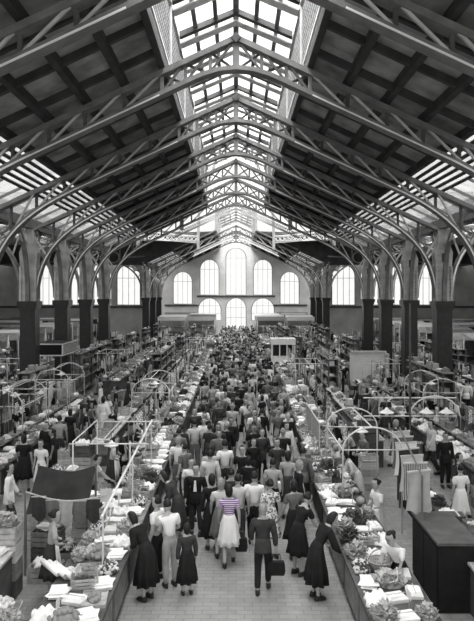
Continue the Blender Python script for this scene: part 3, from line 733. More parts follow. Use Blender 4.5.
def place(key, x, y, z, rz, label, m=None, group=None, sc=1.0, simple=False):
    g = G[key]; obs = []
    for i, (n, me, p) in enumerate(g['parts']):
        if simple and i and n in ('tape', 'string', 'pan', 'rim'): continue
        o = link(g['name'] if i == 0 else n, me, obs[p] if i else None)
        if m and i == 0: paint(o, M[m])
        obs.append(o)
    obs[0].location = (x, y, z); obs[0].rotation_euler = (0, 0, rz); obs[0].scale = (sc, sc, sc)
    return tag(obs[0], label, g['cat'], group, g['kind'])

def crate_mb(l, w, h):
    b = MB(); t = .012
    b.span((-l / 2, -w / 2, 0), (l / 2, w / 2, t))
    for k in range(3):
        z0 = h * (k / 3) + .006; z1 = z0 + h / 3 - .02
        for s in (-1, 1):
            b.span((-l / 2, s * w / 2 - t / 2, z0), (l / 2, s * w / 2 + t / 2, z1)); b.span((s * l / 2 - t / 2, -w / 2, z0), (s * l / 2 + t / 2, w / 2, z1))
    for sx in (-1, 1):
        for sy in (-1, 1): b.box((sx * (l / 2 - .025), sy * (w / 2 - .025), h / 2 + .01), (.03, .03, h))
    return b
for key, l, w_, h in (('crate', .5, .34, .2), ('bigcrate', .62, .42, .34)):
    proto(key, 'wooden_crate', 'crate', [('slats', crate_mb(l, w_, h), 'wood', False, None)], 'slatted wooden crate')
bk = MB(); bk.lathe([(.15, 0), (.2, .04), (.235, .14), (.25, .2), (.225, .2), (.2, .1)], n=16)
rim = MB(); rim.tube([(.245 * math.cos(2 * PI * k / 16), .245 * math.sin(2 * PI * k / 16), .2) for k in range(17)], .018, 5)
hd = MB(); hd.tube([(.24 * math.cos(PI * k / 10), 0, .2 + .22 * math.sin(PI * k / 10)) for k in range(11)], .012, 5)
proto('basket', 'wicker_basket', 'basket', [('weave', bk, 'wicker', True, None), ('rim', rim, 'wicker', True, 0), ('handle', hd, 'wicker', True, 0)], 'round wicker basket')
bx = MB(); bx.span((-.2, -.15, 0), (.2, .15, .26)); fl = MB()
for s in (-1, 1): fl.bar((-.2, s * .15, .262), (.2, s * .15, .262), .1, .006)
fl = MB().bar((-.2, 0, .263), (.2, 0, .263), .05, .006, (0, 0, 1))
proto('box', 'cardboard_box', 'box', [('carton', bx, 'card', False, None), ('tape', fl, 'cream', False, 0)], 'cardboard box')
sk = MB(); sk.lathe([(.2, 0), (.25, .06), (.26, .3), (.23, .5), (.25, .56), (.21, .57), (.18, .5)], n=14)
for i, v in enumerate(sk.v): sk.v[i] = (v[0] * (1 + .08 * math.sin(i * 2.3)), v[1] * (1 + .08 * math.cos(i * 1.7)), v[2])
proto('sack', 'jute_sack', 'sack', [('sacking', sk, 'jute', True, None), ('rolled_rim', MB().tube([(.23 * math.cos(2 * PI * k / 14), .23 * math.sin(2 * PI * k / 14), .555) for k in range(15)], .03, 6), 'jute', True, 0)], 'open jute sack')
pp = MB(); pp.loft([[(-.17, -.12, 0), (.17, -.12, 0), (.17, .12, 0), (-.17, .12, 0)], [(-.18, -.125, .06), (.175, -.13, .06), (.18, .125, .055), (-.17, .13, .06)], [(-.13, -.09, .11), (.14, -.085, .1), (.13, .09, .11), (-.13, .09, .105)]])
proto('parcel', 'paper_parcel', 'parcel', [('wrapping', pp, 'paper', False, None), ('string', MB().bar((-.18, 0, .113), (.18, 0, .113), .012, .008, (0, 0, 1)), 'rope', False, 0)], 'white paper parcel')
sheets = MB()
for k in range(7):
    a = R.uniform(-.5, .5); c = Vector((R.uniform(-.06, .06), R.uniform(-.05, .05), .008 + k * .011)); ux = Vector((math.cos(a), math.sin(a), R.uniform(-.04, .04))) * .19; uy = Vector((-math.sin(a), math.cos(a), R.uniform(-.04, .04))) * .13
    p = [c - ux - uy, c + ux - uy, c + ux + uy, c - ux + uy]; sheets.add(p + [v + Vector((0, 0, .006)) for v in p], [(0, 3, 2, 1), (4, 5, 6, 7), (0, 1, 5, 4), (1, 2, 6, 5), (2, 3, 7, 6), (3, 0, 4, 7)])
proto('papers', 'wrapping_paper_stack', 'paper', [('sheets', sheets, 'paper', False, None)], 'loose stack of white wrapping paper', 'stuff')
sb = MB(); sb.loft([[(-.13, -.1, 0), (.13, -.1, 0), (.13, .1, 0), (-.13, .1, 0)], [(-.1, -.07, .1), (.1, -.07, .1), (.1, .07, .1), (-.1, .07, .1)]]); sb.span((-.02, -.02, .1), (.02, .02, .3)); sb.span((-.24, -.012, .29), (.24, .012, .315))
proto('scale', 'balance_scale', 'scale', [('base', sb, 'enamel', False, None), ('pan', MB().lathe([(.03, .31), (.12, .33), (.14, .36), (.13, .36)], (-.22, 0, 0), 12), 'brass', True, 0), ('pan', MB().lathe([(.03, .31), (.12, .33), (.14, .36), (.13, .36)], (.22, 0, 0), 12), 'brass', True, 0), ('dial', MB().lathe([(.1, -.02), (.1, .02)], (0, 0, 0), 16), 'enamel', True, 0)], 'white balance scale')
dm = G['scale']['parts'][3][1]
for v in dm.vertices: v.co = (v.co.x, v.co.z, v.co.y + .42)
fishm = MB()
fishm.loft([[Vector((x, r * .6 * math.cos(2 * PI * k / 8), .03 + r * math.sin(2 * PI * k / 8))) for k in range(8)] for x, r in ((-.16, .006), (-.12, .024), (-.05, .032), (.04, .026), (.1, .01), (.15, .028))])
proto('fish', 'fish', 'fish', [('flesh', fishm, 'fish', True, None)], 'silvery fish')
tr = MB(); tr.span((-.3, -.22, 0), (.3, .22, .015)); [tr.span((-.3, s * .22 - .008, 0), (.3, s * .22 + .008, .06)) for s in (-1, 1)]; [tr.span((s * .3 - .008, -.22, 0), (s * .3 + .008, .22, .06)) for s in (-1, 1)]
proto('tray', 'shallow_tray', 'tray', [('panel', tr, 'wood', False, None)], 'shallow wooden tray')
jar = MB(); jar.lathe([(.055, 0), (.06, .02), (.06, .13), (.04, .16), (.042, .175)], n=12)
proto('jar', 'glass_jar', 'jar', [('bowl', jar, 'lgrey', True, None), ('lid', MB().lathe([(.046, .175), (.046, .2), (.03, .205)], n=12), 'enamel', True, 0)], 'squat jar')
bot = MB(); bot.lathe([(.038, 0), (.04, .02), (.04, .18), (.015, .24), (.015, .3)], n=10)
proto('bottle', 'bottle', 'bottle', [('bottle_body', bot, 'black', True, None), ('cap', MB().lathe([(.018, .295), (.018, .325)], n=8), 'enamel', True, 0)], 'dark bottle')
pc = MB(); pc.span((-.09, -.004, .16), (.09, .004, .3))
proto('card', 'price_card', 'price card', [('plate', pc, 'paper', False, None), ('stick', MB().tube([(0, .008, 0), (0, .008, .28)], .008, 5), 'wood', False, 0)], 'blank white price card on a stick')
# kinds of heaped produce, uncountable inside
for key, r, n, m, jit, d in (('oranges', .042, 46, 'fruit_m', 0, 'rounded heap of mid-grey fruit'), ('lemons', .034, 60, 'fruit_w', 0, 'rounded heap of pale fruit'), ('plums', .03, 64, 'fruit_d', 0, 'rounded heap of dark fruit'), ('onions', .045, 40, 'mix', .1, 'rounded heap of mottled vegetables')):
    proto(key, 'produce_heap', 'produce', [('fruit', heap_mb(.23, .17, .15, r, n, jit), m, True, None)], d, 'stuff')
    proto(key + '_in', 'produce_heap', 'produce', [('fruit', heap_mb(.19, .13, .07, r, n // 2, jit), m, True, None)], d, 'stuff')
proto('greens', 'leafy_greens', 'greens', [('leaves', leaf_heap(.25, .18, .16, 70), 'leaf', False, None)], 'tangled heap of pale leafy greens', 'stuff')
proto('herbs', 'leafy_greens', 'greens', [('leaves', leaf_heap(.22, .17, .2, 70), 'leafd', False, None)], 'tangled heap of dark leafy greens', 'stuff')
ln_ = MB(); n = 12; vs = []
for t in (0, 1):
    for j in range(n + 1):
        for i in range(n + 1):
            u, v = i / n * 2 - 1, j / n * 2 - 1; q = max(0, 1 - (u * u + v * v) * .5)
            vs.append((u * .24 + .03 * math.sin(v * 5 + u * 3), v * .19 + .03 * math.sin(u * 6), max(0.008, .1 * q + .035 * math.sin(u * 7 + v * 4) + .03 * math.sin(v * 9 - u * 5)) if t else 0))
W = n + 1; q = W * W; fs = []
for j in range(n):
    for i in range(n): a_ = j * W + i; fs += [(a_ + W, a_ + W + 1, a_ + 1, a_), (q + a_, q + a_ + 1, q + a_ + W + 1, q + a_ + W)]
for k in range(n):
    for a_, b_ in ((k, k + 1), (k + 1 + n * W, k + n * W), ((k + 1) * W, k * W), (k * W + n, (k + 1) * W + n)): fs.append((a_, b_, q + b_, q + a_))
ln_.add(vs, fs); proto('linen', 'crumpled_cloth', 'cloth', [('fabric', ln_, 'white', True, None)], 'crumpled white cloth')
cb = MB(); cb.ball((0, 0, .085), (.1, .1, .088), 10, 7, .05)
lv = leaf_heap(.12, .12, .05, 14)
proto('cabbage', 'cabbage', 'cabbage', [('heart', cb, 'leaf', True, None), ('outer_leaves', lv, 'leafd', False, 0)], 'round pale cabbage')
ml = MB(); ml.ball((0, 0, .1), (.15, .1, .1), 12, 8)
proto('melon', 'melon', 'melon', [('rind', ml, 'fruit_m', True, None), ('stalk', MB().tube([(.14, 0, .1), (.18, .0, .12)], [.012, .007], 5), 'wood_m', True, 0)], 'smooth oval melon')
ap = MB(); ap.ball((0, 0, .048), (.05, .05, .048), 8, 6)
proto('fruit', 'round_fruit', 'fruit', [('flesh', ap, 'fruit_w', True, None)], 'round fruit')
def drape(w, h, m_, fold=.05, n=14):
    b = MB(); k = 10; vs = []
    for t in (0, .012):
        for j in range(k + 1):
            for i in range(n + 1):
                u = i / n; v = j / k; vs.append(((u - .5) * w * (1 - .25 * math.sin(PI * v) * .5), fold * math.sin(u * 3 * PI + v * 2) * v + t, -v * h * (1 - .12 * math.sin(u * PI * 2 + 1))))
    W = n + 1; o = W * (k + 1); fs = []
    for j in range(k):
        for i in range(n):
            a = j * W + i; fs += [(a, a + 1, a + W + 1, a + W), (o + a + W, o + a + W + 1, o + a + 1, o + a)]
    return b.add(vs, fs)
proto('cloth', 'hanging_cloth', 'cloth', [('fabric', drape(.5, .8, 'grey'), 'lgrey', True, None), ('hem', MB().box((0, .005, -.005), (.5, .03, .03)), 'cream', False, 0)], 'hanging cloth')
hm = MB(); hm.lathe([(.02, -.08), (.03, -.14), (.05, -.25), (.1, -.42), (.11, -.52), (.06, -.62)], n=10, sy=.7)
proto('ham', 'hanging_ham', 'ham', [('meat', hm, 'lgrey', True, None), ('string', MB().tube([(0, 0, 0), (0, 0, -.1)], .008, 5), 'rope', False, 0)], 'cured ham hung on a string')
gl = MB()
for k in range(16): gl.ball((.05 * math.cos(k * 2.4), .05 * math.sin(k * 2.4), -.1 - k * .035), .04, 6, 4)
proto('garlic', 'hanging_string_of_bulbs', 'garlic', [('bulbs', gl, 'fruit_w', True, None), ('string', MB().tube([(0, 0, 0), (0, 0, -.6)], .008, 5), 'rope', False, 0)], 'hanging string of pale bulbs')
hb = MB(); hb.loft([[(-.15 * k, -.06 * k, z), (.15 * k, -.06 * k, z), (.15 * k, .06 * k, z), (-.15 * k, .06 * k, z)] for k, z in ((.7, -.5), (1.05, -.4), (.95, -.2), (.8, -.17))])
proto('hangbag', 'hanging_bag', 'bag', [('bag_body', hb, 'grey', False, None), ('handle', MB().tube([(-.1, 0, -.18), (-.06, 0, -.02), (0, 0, 0), (.06, 0, -.02), (.1, 0, -.18)], .01, 5), 'leather', True, 0)], 'hanging shopping bag')
def lamp_parts():
    sh_ = MB().lathe([(.03, -.28), (.06, -.33), (.2, -.42), (.23, -.44), (.21, -.435), (.05, -.36)], n=18)
    return [('lamp_shade', sh_, 'enamel', True, None), ('rod', MB().tube([(0, 0, 0), (0, 0, -.29)], .014, 6), 'pipe_grey', True, 0), ('bulb', MB().ball((0, 0, -.47), (.06, .06, .075), 10, 8), 'bulb', True, 0)]
proto('lamp', 'hanging_lamp', 'lamp', lamp_parts(), 'white saucer-shaded hanging lamp')

# ------------------------------------------------------------------ stalls
# local frame: x along the aisle (length L), y into the stall (0 = aisle edge); built for a row then turned
L0 = 2.95
STM = {}
def mesh_list(pr): return [(n, b.mesh(n, M[m], sm)) for n, b, m, sm in pr]
def stall_meshes(v):
    if v in STM: return STM[v]
    L = L0; pr = []
    pr.append(('counter', MB().span((0, .08, .1), (L, .95, .82)).span((.06, .14, 0), (L - .06, .9, .1)), ['wood_m', 'wood_d', 'wood_d', 'dado'][v], False))
    pr.append(('counter_top', MB().span((-.03, 0, .82), (L + .03, 1.1, .88)), ['wood_m', 'wood_d', 'wood_d', 'dado'][v], False))
    for q in (0, 1): pr.append(('front_panel', MB().span((.1 + q * L / 2, .05, .18), (L / 2 - .1 + q * L / 2, .085, .76)), ['wood_d', 'wood_m', 'dgrey', 'wood_d'][v], False))
    pr.append(('raised_shelf', MB().span((0, .72, 1.05), (L, 1.12, 1.09)).span((0, .76, .88), (.05, 1.08, 1.05)).span((L - .05, .76, .88), (L, 1.08, 1.05)).span((L / 2 - .03, .76, .88), (L / 2 + .03, 1.08, 1.05)), 'wood_m', False))
    for x in (.04, L - .04): pr.append(('post', MB().tube([(x, 1.09, .88), (x, 1.09, 2.1)], .017, 7), 'pipe_grey', True))
    pr.append(('top_rail', MB().tube([(0, 1.09, 2.1), (L, 1.09, 2.1)], .014, 7), 'pipe_grey', True))
    STM[v] = mesh_list(pr)
    L = L0
    STM['back', v] = mesh_list([('counter', MB().span((0, 2.25, 0), (L, 2.75, .9)), ['wood_d', 'dado', 'wood_d', 'wood_m'][v], False), ('counter_top', MB().span((-.03, 2.2, .9), (L + .03, 2.8, .95)), ['wood_m', 'marble', 'wood', 'wood_d'][v], False)])
    rk = [('upright', MB().span((x - .03, y - .03, 0), (x + .03, y + .03, 2.45)), 'wood_d', False) for x in (.05, L - .05) for y in (2.3, 2.75)]
    rk += [('shelf', MB().span((0, 2.25, z), (L, 2.8, z + .04)), 'wood_m', False) for z in (.3, .95, 1.5, 2.05, 2.41)] + [('back_board', MB().span((.02, 2.78, .3), (L - .02, 2.8, 2.4)), ['lgrey', 'wood_d', 'cream', 'wood_m'][v], False)]
    STM['rack', v] = mesh_list(rk)
    fr = []
    for x in (.1, L - .1):
        a0, a1 = .55, 2.0; r = (a1 - a0) / 2
        fr.append(('arch', MB().tube([(x, a0, .88), (x, a0, 2.05)] + [(x, (a0 + a1) / 2 - r * math.cos(a), 2.05 + .55 * math.sin(a)) for a in [PI * k / 14 for k in range(1, 14)]] + [(x, a1, 2.05), (x, a1, 0)], .02, 7), 'pipe', True))
        fr.append(('cross_bar', MB().tube([(x, a0, 2.05), (x, a1, 2.05)], .016, 7), 'pipe', True))
    fr.append(('ridge_rail', MB().tube([(.1, 1.275, 2.6), (L - .1, 1.275, 2.6)], .018, 7), 'pipe', True)); fr.append(('side_rail', MB().tube([(.1, .55, 2.05), (L - .1, .55, 2.05)], .018, 7), 'pipe', True))
    STM['frame', v] = mesh_list(fr); fr = []
    for x in (.1, L - .1):
        for yy in (.55, 1.95): fr.append(('post', MB().tube([(x, yy, .88 if yy < 1 else 0), (x, yy, 2.25)], .017, 7), 'pipe', True))
        fr.append(('cross_bar', MB().tube([(x, .1, 2.2), (x, 2.05, 2.2)], .018, 7), 'pipe', True))
    fr.append(('side_rail', MB().tube([(.1, 1.95, 2.25), (L - .1, 1.95, 2.25)], .017, 7), 'pipe', True)); fr.append(('lamp_rail', MB().tube([(.1, 1.275, 2.225), (L - .1, 1.275, 2.225)], .014, 7), 'pipe', True))
    STM['gantry', v] = mesh_list(fr)
    return STM[v]
def stall(where, x0, y0, rz, v, far, i, back, frame):
    stall_meshes(v); res = []
    look = ['timber stall heaped with goods', 'dark wooden stall heaped with goods', 'black wooden stall heaped with goods', 'dark panelled stall heaped with goods'][v]
    q = f'{ORD[i]} along the {where} row'
    t = tag(link('market_stall', None, None, (x0, y0, 0), rz), f'{look}, {q}', 'market stall', 'market stalls')
    for n, me in STM[v]:
        if far and n == 'front_panel' or where.endswith('aisle') and i < 3 and n in ('post', 'top_rail', 'raised_shelf'): continue
        link(n, me, t)
    if back == 'back':
        t = tag(link('back_counter', None, None, (x0, y0, 0), rz), f'low back counter behind the stall {q}', 'counter', 'back counters of the stalls')
        for n, me in STM['back', v]: link(n, me, t)
    elif back == 'rack':
        t = tag(link('shelf_rack', None, None, (x0, y0, 0), rz), f'tall shelf rack of goods behind the stall {q}', 'shelf', 'tall racks of goods')
        for n, me in STM['rack', v]: link(n, me, t)
    if frame:
        t = tag(link('pipe_frame', None, None, (x0, y0, 0), rz), f'{"arched" if frame == "frame" else "square"} white pipe frame over the stall {q}', 'frame', 'pipe frames over the stalls')
        for n, me in STM[frame, v]: link(n, me, t)
    c, s = math.cos(rz), math.sin(rz)
    return lambda a, b: (x0 + a * c - b * s, y0 + a * s + b * c)

HEAPS = ['oranges', 'lemons', 'plums', 'onions', 'greens', 'herbs', 'onions', 'greens', 'lemons', 'greens']
INS = ['oranges_in', 'lemons_in', 'plums_in', 'onions_in']
SLOT = ['nearest', 'second', 'third', 'fourth', 'fifth', 'sixth', 'seventh']
def goods(fw, rz, i, row, near, mid, back, frame):
    """fill one stall: two rows on the front counter, raised shelf, hanging rail, back counter or rack"""
    st_ = f'{ORD[i]} {row} stall'
    flip = math.sin(rz) > 0                           # stalls turned one way count from the far end
    def sl(k, n): return SLOT[k] if flip else SLOT[n - 1 - k]
    used = 0
    for rw, (b_, n, wn) in enumerate(((.24, 5 if near else 5 if mid else 3, 'outer edge'), (.56, 5 if near else 4 if mid else 3, 'inner edge'))):
        for k in range(n):
            a = L0 * (k + .5) / n + R.uniform(-.04, .04); x, y = fw(a, b_ + R.uniform(-.02, .02)); o_ = sl(k, n)
            kind = R.choice(['heap'] * 7 + ['crate', 'crate', 'parcel', 'tray', 'papers', 'papers', 'basket', 'cabbage', 'linen', 'linen', 'linen'] if not (near and row == 'left aisle') else ['heap', 'heap', 'heap', 'papers', 'papers', 'parcel', 'linen', 'linen', 'tray', 'crate', 'basket', 'card']); kind = 'parcel' if kind == 'card' else kind; jr = rz + R.uniform(-.3, .3) + PI / 2 * (rw % 2)
            if kind == 'basket' and rw == 0: kind = 'papers'
            sc = 1.12 if near else (1.0 if mid else 1.25)
            if kind == 'heap':
                h = R.choice(HEAPS); place(h, x, y, .88, jr, f'{G[h]["desc"]}, {o_} on {wn} of {st_}', sc=sc)
            elif kind in ('crate', 'basket', 'tray'):
                place(kind, x, y, .88, jr, f'{G[kind]["desc"]}, {o_} on {wn} of {st_}', sc=.9); h = R.choice(INS)
                place(h, x, y, .88 + {'crate': .1, 'basket': .14, 'tray': .018}[kind] * .9, jr, f'{G[h]["desc"]} in {o_} {G[kind]["name"].split("_")[-1]}, {wn}, {st_}', sc=.9)
            else: place(kind, x, y, .88, jr, f'{G[kind]["desc"]}, {o_} on {wn} of {st_}', simple=not near)
    if near:
        for k in range(3):
            x, y = fw(L0 * (k + R.uniform(.3, .7)) / 3, .69); place('card', x, y, .88, rz + R.uniform(-.2, .2), f'blank white price card, {sl(k, 3)} of three on {st_}')
    m_ = 4 if near and i < 3 else 5 if near else 4 if mid else 2
    for k in range(m_):
        a = L0 * (k + .5) / m_; low_ = near and i < 3; x, y = fw(a, .9); o_ = sl(k, m_); wn = 'inner row' if low_ else 'raised shelf'; zs_ = .88 if low_ else 1.09
        kind = R.choice(['crate', 'basket', 'jar', 'box', 'heap', 'scale', 'bottle', 'parcel', 'cabbage', 'melon', 'heap', 'heap', 'papers'] if not low_ else ['heap', 'heap', 'heap', 'linen', 'papers', 'parcel', 'cabbage', 'melon'])
        if kind == 'heap': kind = R.choice(HEAPS)
        place(kind, x, y, zs_, rz + R.uniform(-.15, .15), f'{G[kind]["desc"]}, {o_} on {wn} of {st_}', R.choice(['card', 'wood_d', 'cream', 'wood_m']) if kind == 'box' else None, sc=.85 if kind in ('crate', 'basket', 'box') + tuple(HEAPS) else 1, simple=not near)
        if kind == 'crate': place(R.choice(INS), x, y, 1.17, rz, f'produce heap inside {o_} crate on raised shelf of {st_}', sc=.8)
    nb = 4 if near else 3 if mid else 2
    if back == 'back':
        for k in range(nb):
            a = L0 * (k + .5) / nb; x, y = fw(a, 2.48); o_ = sl(k, nb)
            kind = R.choice(['box', 'bigcrate', 'parcel', 'papers', 'basket', 'oranges', 'greens', 'cabbage', 'onions', 'sack', 'lemons'])
            cm = R.choice(['card', 'lgrey', 'cream', 'wood_d', 'black']) if kind == 'box' else None
            place(kind, x, y, .95, rz + R.uniform(-.1, .1), f'{G[kind]["desc"]}, {o_} on back counter of {st_}', cm, sc=.78 if kind in ('bigcrate', 'sack') else 1, simple=not near)
            if kind in ('box', 'bigcrate') and R.random() < .6:
                place('box', x, y, .95 + (.268 if kind == 'box' else .275), rz, f'upper cardboard box stacked {o_} on back counter of {st_}', R.choice(['card', 'lgrey', 'cream', 'wood_m', 'black']), sc=.85, simple=not near)
    elif back == 'rack':
        for z in ((.99, 1.54, 2.09, 2.45) if mid else (1.54, 2.09, 2.45)):
            zn = {.99: 'lowest', 1.54: 'middle', 2.09: 'upper', 2.45: 'top'}[z]
            for k in range(4 if mid else 3):
                n4 = 4 if mid else 3; a = L0 * (k + .5) / n4; x, y = fw(a, 2.5)
                kind = R.choice(['box', 'parcel', 'basket', 'jar', 'bottle', 'papers', 'oranges', 'onions', 'greens', 'box'])
                place(kind, x, y, z, rz + R.uniform(-.1, .1), f'{G[kind]["desc"]}, {sl(k, n4)} on {zn} rack shelf, {st_}', R.choice(['card', 'lgrey', 'white', 'wood_d', 'black']) if kind == 'box' else None, sc=.9, simple=True)
    nh = R.choice([2, 3, 4, 5, 6]) if (near or mid) else R.choice([1, 2, 3, 4])
    if near and i < 3: nh = 0
    for k in range(nh):
        a = L0 * (k + .6) / (nh + .3); x, y = fw(a, 1.09); kind = R.choice(['cloth', 'garlic', 'ham', 'hangbag', 'hangbag', 'garlic'])
        cm = R.choice(['lgrey', 'cream', 'grey', 'dgrey', 'white', 'check']) if kind in ('cloth', 'hangbag') else None
        cd = {'lgrey': 'light grey', 'cream': 'pale', 'grey': 'grey', 'dgrey': 'dark grey', 'white': 'white', 'check': 'striped', None: ''}[cm]
        place(kind, x, y, 2.084, rz, f'{cd} {G[kind]["desc"]}, {sl(k, nh)} on front rail of {st_}'.strip(), cm, sc=.8, simple=not near)
    if frame and y > 15:
        x, y = fw(L0 * .5, 1.275); place('lamp', x, y, 2.582 if frame == 'frame' else 2.212, 0, f'white saucer-shaded lamp hanging from the pipe frame of {st_}', group='white stall lamps', sc=.85)

def right_edge(y): return 2.05 + min(max((y - 15) / 20, 0), 1) * .6
ROWS = []
n_st = 24; Y0 = 9.5; PITCH = 3.05
FR = {('left aisle', 2): 'gantry', ('left aisle', 5): 'frame', ('right aisle', 2): 'frame', ('outer left', 4): 'frame', ('outer left', 5): 'gantry', ('outer left', 6): 'frame', ('outer right', 5): 'frame'}
for i in range(n_st):
    y = Y0 + i * PITCH
    if y > 77: continue
    if 57.5 < y < 61.5: continue                    # a cross passage under the dome
    near, mid = y < 24, y < 45
    for row, x, rz, first in (('left aisle', -2.05, PI / 2, 0), ('right aisle', right_edge(y), -PI / 2, 0), ('outer left', -6.72, PI / 2, 0), ('outer right', 6.72, -PI / 2, 0),
                              ('far left', -11.6, PI / 2, 5), ('far right', 11.6, -PI / 2, 5)):
        if i < first or (row.startswith('far') and y > 70): continue
        if row == 'outer left' and 30 < y < 36: continue          # the kiosk stands here
        if row == 'outer right' and 35.9 < y < 40.2: continue     # the white booth stands here
        if row == 'right aisle' and 44.5 < y < 50.5: continue         # the white kiosk stands here
        v = R.randrange(4); ng = near and row.endswith('aisle')
        back = 'none' if (row.endswith('aisle') and i in (1, 2, 3)) else R.choice(['back', 'rack']) if not row.endswith('aisle') else R.choice(['back', 'back', 'rack']) if y > 30 else 'back'
        frame = FR.get((row, i)) or ('gantry' if not near and R.random() < .12 else None)
        fw = stall(row, x, y if rz > 0 else y + L0, rz, v, not near, i, back, frame)
        goods(fw, rz, i, row, ng, mid, back, frame)
        ROWS.append((row, i, x, y, 1 if rz < 0 else -1, frame))

# ------------------------------------------------------------------ special pieces seen in the photograph
# kiosk with dark fascia box, left
K = thing('kiosk', 'square kiosk with black white-edged fascia board before the left columns', 'kiosk', (-10.52, 33.2, 0))
MB().span((0, 0, 0), (1.47, 2.9, 1.0)).build('counter', M['tile'], K)
MB().span((-.05, -.05, 2.72), (1.52, 2.95, 3.3)).build('fascia', M['black'], K)
fm = MB()
for z in (2.72, 3.3): fm.span((-.09, -.1, z - .03), (1.56, -.05, z + .03)); fm.span((1.52, -.1, z - .03), (1.57, 2.99, z + .03))
for p in ((-.07, -.075), (1.54, -.075), (1.54, 2.97)): fm.span((p[0] - .03, p[1] - .03, 2.69), (p[0] + .03, p[1] + .03, 3.33))
fm.build('fascia_edging', M['enamel'], K)
MB().span((1.52, 0, 2.77), (1.55, 2.9, 3.25)).build('side_panel', M['lgrey'], K)
for p in ((0.04, .04), (1.43, .04), (1.43, 2.86), (.04, 2.86)): MB().tube([(p[0], p[1], 1), (p[0], p[1], 2.72)], .04, 8).build('post', M['pipe_grey'], K)
# white board booth, right
B = thing('white_booth', 'white board booth with side wall standing among the right stalls', 'booth', (gx(349, 39.2), 38.9, 0))
MB().span((0, 0, 0), (2.1, .08, 2.35)).build('back_wall', M['white'], B); MB().span((2.1, -1.0, 0), (2.16, .08, 2.35)).build('side_wall', M['cream'], B)
MB().span((0, -.12, 2.35), (2.2, .12, 2.45)).build('coping', M['cream'], B)
# white kiosk, right of the aisle further on
B = thing('white_kiosk', 'white framed kiosk with open hatches at the right of the aisle', 'kiosk', (2.7, 48.3, 0))
MB().span((0, 0, 0), (1.75, 1.4, 1.15)).build('counter', M['white'], B); MB().span((-.05, -.05, 2.1), (1.8, 1.45, 2.55)).build('fascia', M['enamel'], B)
for p in ((.05, .05), (.6, .05), (1.15, .05), (1.7, .05), (.05, 1.35), (1.7, 1.35)): MB().span((p[0] - .04, p[1] - .04, 1.15), (p[0] + .04, p[1] + .04, 2.1)).build('post', M['enamel'], B)
MB().span((.1, 1.2, 1.15), (1.65, 1.25, 2.1)).build('back_board', M['dgrey'], B)
# covered stalls under the side aisles
CV = None
for side, sgn in (('left', -1), ('right', 1)):
    for rr, (xa, ys) in enumerate(((15.2, [28 + 4.2 * k for k in range(11)]), (19.2, [36 + 4.2 * k for k in range(9)]), (22.3, [46 + 4.2 * k for k in range(7)]))):
        for k, y in enumerate(ys):
            if CV is None:
                CV = []
                for v in range(4):
                    pr = [('counter', MB().span((0, 0, 0), (3.4, 1.0, .95)), ['tile', 'wood_d', 'wood_m', 'marble'][v], False), ('back_board', MB().span((0, 2.3, 0), (3.4, 2.36, 2.75)), ['cream', 'lgrey', 'grey', 'tile'][v], False),
                          ('fascia', MB().span((-.02, -.06, 2.7), (3.42, .0, 3.2)), ['enamel', 'lgrey', 'dgrey', 'cream'][v], False), ('roof_cloth', MB().add([(0, 0, 2.95), (3.4, 0, 2.95), (3.4, 2.4, 3.25), (0, 2.4, 3.25), (0, 0, 2.98), (3.4, 0, 2.98), (3.4, 2.4, 3.28), (0, 2.4, 3.28)], [(0, 1, 2, 3), (7, 6, 5, 4), (0, 4, 5, 1), (1, 5, 6, 2), (2, 6, 7, 3), (3, 7, 4, 0)]), ['white', 'cream', 'check', 'grey'][v], False)]
                    pr += [('post', MB().tube([(xx, yy, .95 if yy < 1 else 0), (xx, yy, 2.98 if yy < 1 else 3.2)], .04, 6), 'pipe', True) for xx in (.06, 3.34) for yy in (.06, 2.26)]
                    pr += [('shelf', MB().span((.1, 1.95, z), (3.3, 2.3, z + .04)), 'wood_m', False) for z in (1.2, 1.75)]
                    CV.append(mesh_list(pr))
            v = R.randrange(4); cl_ = ['white-fascia', 'grey-fascia', 'dark-fascia', 'cream-fascia'][v]
            t = thing('covered_stall', f'{cl_} covered stall, {ORD[k]} along the {["inner","middle","outer"][rr]} {side} side-aisle row', 'market stall', (sgn * xa, y, 0), (PI / 2 if sgn < 0 else -PI / 2) if False else 0, 'covered stalls under the side aisles')
            x0 = sgn * xa - (3.4 if sgn < 0 else 0); t.location = (x0, y, 0)
            for n, me in CV[v]: link(n, me, t)
            st_ = f'{ORD[k]} {["inner","middle","outer"][rr]} {side} covered stall'
            for q in range(5):
                kd = R.choice(['parcel', 'box', 'papers', 'linen', 'greens', 'lemons', 'onions', 'basket']); place(kd, x0 + .4 + q * .65, y + .45, .95, R.uniform(-.3, .3), f'{G[kd]["desc"]}, {ORD[q]} from left on {st_}', R.choice(['white', 'card', 'black']) if kd == 'box' else None, simple=True)
                kd = R.choice(['box', 'ham', 'garlic', 'cloth', 'hangbag', 'cloth']); cm = R.choice(['white', 'lgrey', 'dgrey', 'cream', 'black']) if kd in ('cloth', 'box', 'hangbag') else None; cw = {'white': 'white', 'lgrey': 'light grey', 'dgrey': 'dark grey', 'cream': 'pale', 'black': 'black', None: ''}[cm]
                if kd == 'box': place(kd, x0 + .4 + q * .65, y + 2.12, 1.79, 0, f'{cw} box, {ORD[q]} from left on upper shelf, {st_}', cm, simple=True)
                else: place(kd, x0 + .4 + q * .65, y - .03, 2.7, 0, f'{cw} {G[kd]["desc"]}, {ORD[q]} from left under fascia, {st_}'.strip(), cm, simple=True)
